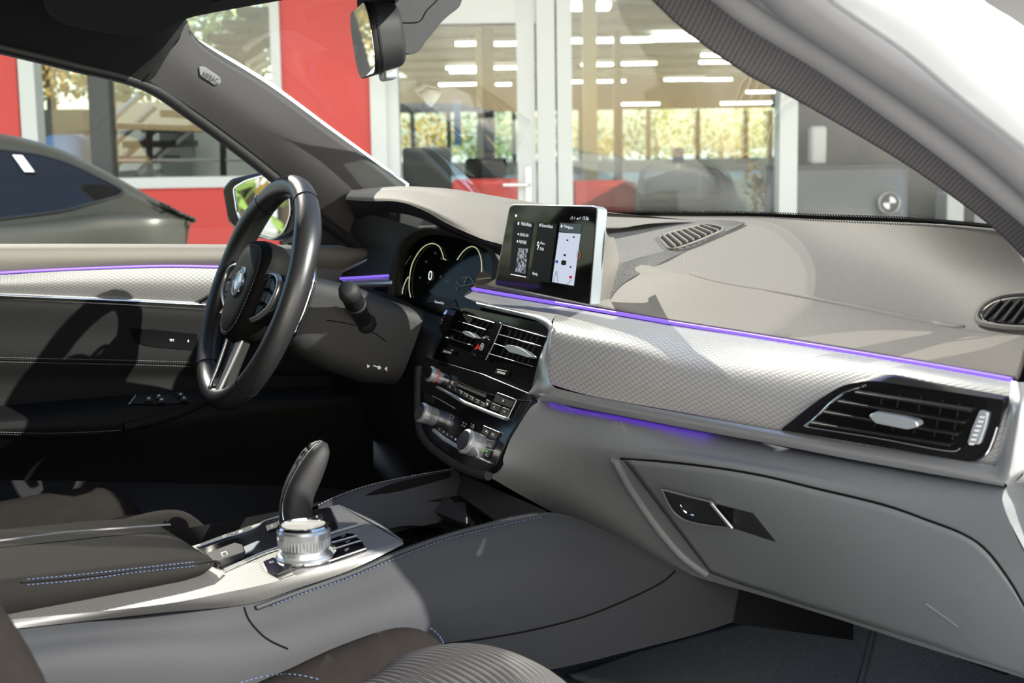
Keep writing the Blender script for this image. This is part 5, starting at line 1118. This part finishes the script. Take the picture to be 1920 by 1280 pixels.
LI = [(855, 904, 82, 5), (928, 968, 82, 5), (838, 904, 127, 4), (928, 968, 127, 4), (845, 904, 134, 2), (823, 904, 158, 5), (930, 958, 158, 4), (1066, 1142, 13, 10), (1067, 1222, 76, 6), (1222, 1316, 71, 8), (1092, 1150, 121, 4), (1161, 1228, 119, 4), (1068, 1148, 153, 5), (1166, 1172, 152, 4), (1250, 1318, 149, 5), (1163, 1236, 195, 5), (1318, 1396, 103, 5), (1320, 1372, 149, 5), (1352, 1446, 193, 5), (1315, 1390, 116, 3), (1400, 1470, 172, 5)]
for a, b, y, h in LI:
    p, q = P(a, y, z=2.9), P(b, y, z=2.9)
    if (p-CC).dot(F0) > 46: p, q = BP(a, y, 44), BP(b, y, 44)
    L_ = (q-p).length; dp = max(.12, L_*.12) if h < 8 else L_*.8
    o = box('ceiling_light', (p+q)/2, (L_, dp, .06), M['lamp'], None, 0, (R0, F0, Z_))
    tag(o, ('white glowing strip lamp under the showroom ceiling, seen through the door glass' if b < 1000 else 'white glowing strip lamp under the showroom ceiling, seen through the large window') if h < 8 else 'square glowing panel lamp under the showroom ceiling', 'ceiling light', ('strip lamps behind the door glass' if b < 1000 else 'strip lamps behind the large window') if h < 8 else 'panel lamps in the showroom')
def leafball(name, c, rx, rz, n, m_, parent, sz):
    v = []; f = []
    for _ in range(n):
        d = Vector((random.gauss(0, 1), random.gauss(0, 1), random.gauss(0, 1))).normalized()*(random.random()**.4)
        p = c+Vector((d.x*rx, d.y*rx, d.z*rz)); a = Vector((random.gauss(0, 1), random.gauss(0, 1), random.gauss(0, 1))).normalized(); b = a.cross(Z_).normalized(); s = sz*random.uniform(.6, 1.3); i = len(v)
        v += [p-a*s, p+b*s*.6, p+a*s, p-b*s*.6]; f.append((i, i+1, i+2, i+3))
    o = mesh(name, v, f, m_, parent, 0); return o
def tree(px, py, w, wpx, hpx, m_, label, n=700):
    c = BP(px, py, w); k = w/FPX; t = thing('tree', label, 'tree', (c.x, c.y, 0), 'trees around the showroom')
    leafball('crown', c, wpx*k/2, hpx*k/2, n, M[m_], t, wpx*k*.045)['kind'] = 'stuff'
    tube('tree_trunk', [Vector((c.x, c.y, 0)), Vector((c.x+.1, c.y, c.z*.6)), c], [max(.08, wpx*k*.03)]*2+[.03], M['trunk'], t)
for px, py, w, a, b, m_, l in ((800, 250, 62, 150, 130, 'leaf2', 'yellow autumn tree seen beyond the showroom behind the white door'), (900, 262, 66, 150, 120, 'leaf1', 'green tree beyond the showroom, partly behind a cream column'), (1090, 262, 60, 130, 130, 'leaf1', 'green tree beyond the far glazing beside the cream column'), (1130, 290, 56, 100, 80, 'leaf2', 'low yellow tree beyond the far glazing between two columns'),
    (1230, 258, 64, 150, 130, 'leaf1', 'broad green tree beyond the showroom next to the blue sign'), (1350, 255, 60, 160, 140, 'leaf3', 'pale green tree beyond the far glazing beside the white frame'), (1370, 290, 57, 80, 70, 'leaf2', 'small orange-yellow tree in front of the pale green tree'), (1440, 258, 66, 120, 120, 'leaf1', 'green tree behind the white window frame beside the grey wall'), (990, 255, 70, 160, 130, 'leaf3', 'pale tree hidden behind the white door jamb'),
    (90, 120, 17, 190, 150, 'leaf2', 'bright yellow tree behind the staircase window'), (235, 130, 19, 200, 170, 'leaf3', 'pale green tree behind the stair railing'), (-60, 60, 24, 260, 200, 'leaf1', 'tall green tree behind the red wall corner'), (430, 60, 20, 240, 200, 'leaf3', 'pale green tree behind the upper flight of stairs'),
    (-420, 150, 12, 320, 420, 'leaf2', 'yellow tree standing beyond the end of the red wall'), (-800, 170, 11, 360, 420, 'leaf1', 'green tree standing beside the yellow tree past the red wall')):
    tree(px, py, w, a, b, m_, l, 1400 if w < 30 else 500)
sgp = thing('blue_sign', 'small blue sign board on a post in the far showroom window', 'sign', tuple(H((1272-960)/2700*40, 40, 0)))
bb('board', 1262, 277, 1282, 304, 40, .1, M['blue'], sgp); bb('post', 1270, 300, 1274, 330, 40.05, .05, M['steel'], sgp, z0=0)
sp_ = bb('blue_banner', 851, 186, 864, 272, 44, .1, M['bluet'], None); tag(sp_, 'tall pale blue banner hanging in the far showroom behind the door', 'banner')
bs_ = bb('blue_tarpaulin', 70, 252, 148, 285, 12.5, .5, M['bluet'], None, z0=.0, bevel=.1); tag(bs_, 'blue tarpaulin cover lying behind the staircase window', 'tarpaulin')
struct(bb('wall_behind_stairs', 50, 205, 158, 300, 13.5, .2, M['frame_d'], z0=0))
struct(bb('wall_stairwell', 196, 190, 522, 340, 12.2, .2, M['beige'], z0=0))
# furniture
rcn = bb('red_counter', 846, 340, 1000, 440, 11, .8, M['red'], None, z0=.02, bevel=.02); tag(rcn, 'long red counter inside the showroom behind the door handle', 'counter')
rcn = bb('red_counter', 1075, 343, 1193, 440, 10.5, .8, M['red'], None, z0=.02, bevel=.02); tag(rcn, 'short red counter inside the showroom beside the olive car', 'counter')
op = bb('office_partition', 756, 276, 846, 440, 10, .12, M['wallgrey'], None, z0=.02, bevel=.02); tag(op, 'dark grey partition screen standing behind the glass door', 'partition')
of = thing('office_chair', 'black office chair behind the red counter', 'office chair', tuple(H((910-960)/2700*12.3, 12.3, 0)))
for nm, a in (('backrest', (872, 296, 950, 335)), ('seat', (866, 345, 956, 356))): bb(nm, *a, 12.3, .10, M['black'], of, bevel=.03)
tube('stem', [H((910-960)/2700*12.3, 12.35, .05), H((910-960)/2700*12.3, 12.35, .7)], .03, M['black'], of)
dk2 = thing('reception_desk', 'curved grey reception desk with a round emblem in front of the dark wall', 'reception desk', tuple(H((1580-960)/2700*8.9, 8.9, 0)))
k9 = 8.7/FPX
prof = [H((a-960)*k9, 8.7+d, 0) for a, d in ((1450, .25), (1470, .08), (1520, .0), (1600, -.02), (1680, .0), (1712, .10), (1720, .3))]
zt = BP(1600, 318, 8.7).z
grid('desk_front', [prof, [p+Z_*zt for p in prof]], mat('desk_grey', (.16, .17, .17), .35, coat=.2), dk2, nu=24, nv=2, thick=.03)
prism('desk_top', [p+Z_*(zt+.03) for p in prof], -Z_*.03, M['wallgrey'], dk2)
ec = BP(1667, 380, 8.62); emn = -F0
e2 = lathe('emblem', [(.065, 0), (.065, .01), (.058, .014), (.04, .012)], ec, emn, M['steel'], dk2)
lathe('emblem_ring', [(.040, .010), (.058, .010), (.058, .015), (.040, .015)], ec, emn, M['frame_d'], e2)
for k in range(4):
    pts = [ec+emn*.016]+[ec+emn*.016+R0*(.038*math.cos(a))+Z_*(.038*math.sin(a)) for a in [math.pi/2*k+math.pi/2*j/6 for j in range(7)]]
    prism('emblem_quadrant', pts, F0*.004, M['badge_white' if k % 2 == 0 else 'wallgrey'], e2)
va = bb('glass_cylinder', 1520, 236, 1551, 308, 8.95, .1, M['white'], None, bevel=.02); tag(va, 'white upright glass cylinder standing on the reception desk', 'vase')
wb = bb('white_cabinet', 1775, 362, 1808, 440, 8.85, .25, M['white'], None, z0=0, bevel=.01); tag(wb, 'narrow white cabinet beside the reception desk', 'cabinet')
# dark car standing in the showroom
sc_ = thing('showroom_car', 'dark olive car parked inside the showroom beside the reception desk', 'car', tuple(H((1290-960)/2700*9.6, 9.9, 0)))
kk = 9.6/FPX
def cp(px, py, dw): return BP(px, py, 9.4+dw)
grid('car_body', [[cp(a, b, .0) for a, b in ((1192, 470), (1190, 400), (1192, 360), (1196, 340))], [cp(a, b, .0) for a, b in ((1270, 470), (1270, 400), (1272, 345), (1274, 316))], [cp(a, b, 0) for a, b in ((1330, 470), (1332, 400), (1334, 345), (1336, 312))], [cp(a, b, .3) for a, b in ((1380, 470), (1382, 400), (1380, 360), (1372, 338))], [cp(a, b, 1.2) for a, b in ((1400, 470), (1402, 400), (1398, 360), (1385, 338))]], M['olived'], sc_, nu=10, nv=16)
grid('car_roof', [[cp(a, b, 0) for a, b in ((1196, 340), (1204, 316), (1230, 307), (1290, 305), (1340, 308), (1366, 325), (1374, 340))], [cp(a, b, 1.6) for a, b in ((1206, 340), (1215, 318), (1240, 309), (1290, 306), (1336, 309), (1360, 325), (1368, 340))]], M['olived'], sc_, nu=24)
grid('rear_window', [[cp(a, b, -.02) for a, b in ((1210, 338), (1250, 326), (1300, 322), (1345, 330))], [cp(a, b, -.02) for a, b in ((1208, 362), (1250, 360), (1300, 360), (1352, 362))]], M['tint'], sc_, nu=10)
grid('lower_grille', [[cp(a, b, -.03) for a, b in ((1200, 376), (1270, 372), (1340, 374))], [cp(a, b, -.03) for a, b in ((1200, 402), (1270, 402), (1340, 402))]], M['black'], sc_, nu=6)
# plants and clutter near the desk
pl = thing('potted_plant', 'leafy potted plant between the showroom car and the reception desk', 'plant', tuple(H((1425-960)/2700*9.3, 9.3, 0)))
leafball('foliage', BP(1425, 350, 9.3), .12, .16, 160, M['leaf2'], pl, .03)['kind'] = 'stuff'
lathe('pot', [(.09, 0), (.12, .5), (.11, .52)], H((1425-960)/2700*9.3, 9.3, .02), Z_, M['white'], pl)
# staircase behind the left window
stc = thing('staircase', 'black steel staircase with pale stringers and railing behind the left window', 'staircase', tuple(BP(330, 400, 9.6)))
def seg(nm, p0, p1, r, m_, w0=9.4, w1=9.4, sq=4): tube(nm, [BP(*p0, w0), BP(*p1, w1)], r, M[m_], stc, sq)
for p0, p1 in (((195, 328), (300, 235)), ((240, 340), (390, 215)), ((195, 238), (262, 178)), ((195, 287), (290, 200))): seg('stringer', p0, p1, .022, 'steel')
for k in range(7):
    a, b = 205+k*34, 332-k*28; p = BP(a+30, b-6, 9.7); box('step', p, (.34, .7, .045), M['black'], stc, .006, (R0, F0, Z_))
for k in range(6):
    a, b = 370+k*26, 150-k*24; p = BP(a, b, 9.7); box('step', p, (.26, .8, .05), M['black'], stc, .006, (R0, F0, Z_))
for p0, p1 in (((362, 170), (515, 20)), ((390, 175), (520, 60))): seg('stringer', p0, p1, .03, 'frame_d')
for p0, p1 in (((430, 160), (518, 110)), ((440, 125), (520, 95)), ((455, 90), (520, 60))): seg('stringer', p0, p1, .02, 'white')
seg('handrail', (196, 235), (392, 242), .022, 'black', 9.1, 9.1, 8); seg('middle_rail', (196, 300), (470, 300), .010, 'steel', 9.1, 9.1, 6)
for a in (206, 280, 418): seg('railing_post', (a, 236 if a < 400 else 250), (a+1, 336), .022, 'black', 9.1, 9.1, 4)
struct(bb('wall_stair_stripe', 300, 240, 360, 330, 11.9, .1, M['frame_d'], z0=0))

# matte coupe parked outside, beyond the driver window
cz_ = thing('parked_coupe', 'matte dark olive coupe with sloping roof parked outside beyond the driver window', 'car', tuple(H((0-960)/2700*4.9, 4.9, 0)))
roofc = [(-620, 236, 5.6), (-350, 228, 5.6), (-150, 236, 5.6), (0, 254, 5.6), (100, 280, 5.6), (200, 325, 5.6), (300, 378, 5.6), (366, 410, 5.6)]
roofe = [(-620, 248, 5.05), (-350, 240, 5.05), (-150, 244, 5.05), (0, 256, 5.03), (100, 279, 5.0), (190, 318, 4.96), (290, 374, 4.9), (368, 410, 4.85)]
shou = [(-620, 420, 4.72), (-350, 425, 4.72), (-150, 424, 4.72), (0, 420, 4.70), (100, 410, 4.70), (200, 396, 4.70), (290, 402, 4.74), (366, 418, 4.82)]
hip = [(-620, 450, 4.62), (-350, 455, 4.62), (-150, 454, 4.62), (0, 448, 4.62), (100, 442, 4.62), (200, 436, 4.63), (290, 432, 4.68), (352, 436, 4.80)]
lowr = [(-620, 700, 4.66), (-350, 705, 4.66), (-150, 705, 4.66), (0, 700, 4.66), (100, 690, 4.68), (200, 680, 4.70), (280, 660, 4.74), (338, 620, 4.84)]
cb = grid('car_body', [[BP(*p) for p in r] for r in (roofc, roofe, [((a+c)/2, (b+d)/2-(6 if i < 6 else 0), (w+e)/2) for i, ((a, b, w), (c, d, e)) in enumerate(zip(roofe, shou))], shou, hip, lowr)], M['olive'], cz_, nu=60, nv=30)
SCB = Surf(cb)
grid('car_tail', [[BP(366, 410, 5.6), BP(366, 418, 4.82), BP(352, 436, 4.80), BP(338, 620, 4.84)], [BP(368, 410, 6.2), BP(368, 418, 6.2), BP(354, 436, 6.2), BP(340, 620, 6.2)]], M['olive'], cz_, nu=6)
wn = patch('side_window', SCB, [(-300, 282), (-150, 275), (0, 281), (60, 288), (110, 300), (170, 325), (226, 360)], [(-300, 405), (-150, 412), (0, 408), (60, 402), (110, 394), (170, 380), (228, 364)], M['tint'], cz_, .004, 30, 8)
plate('window_sticker', Plane(SCB.at(45, 300, .01), SCB.at(60, 300, .01), SCB.at(45, 320, .01)), [(23, 290), (42, 291), (65, 322), (46, 322)], .002, M['print'], wn, lift=.004)
line_on('window_trim', SCB, [(0, 281), (60, 288), (110, 300), (170, 325), (230, 361), (170, 382), (110, 397), (0, 411)], .006, M['rubberd'], cz_, .003, n=60)
line_on('boot_edge', SCB, [(300, 380), (340, 400), (366, 411)], .006, M['olive'], cz_, .004)
# far wall at the right, beyond the white body
struct(bb('wall_right', 1700, -200, 2600, 160, 14, .3, mat('pale_blue_grey_wall', (.45, .48, .52), .7), z0=0))

# trees standing behind the car (seen in the mirrors)
for k, (x, y, m_, l) in enumerate(((-6.6, -8.6, 'leaf1', 'green tree behind the car, reflected in the door mirror'), (-8.4, -12.5, 'leaf2', 'yellow tree behind the car, reflected in the door mirror'), (-14, -4, 'leaf3', 'pale green tree to the rear of the driver side'), (0, -15, 'leaf1', 'large green tree straight behind the car'))):
    t = thing('tree', l, 'tree', (x, y, 0), 'trees around the showroom')
    leafball('crown', Vector((x, y, 2.6)), 2.2, 2.3, 900, M[m_], t, .2)['kind'] = 'stuff'
    tube('tree_trunk', [Vector((x, y, 0)), Vector((x, y, 2))], .15, M['trunk'], t)
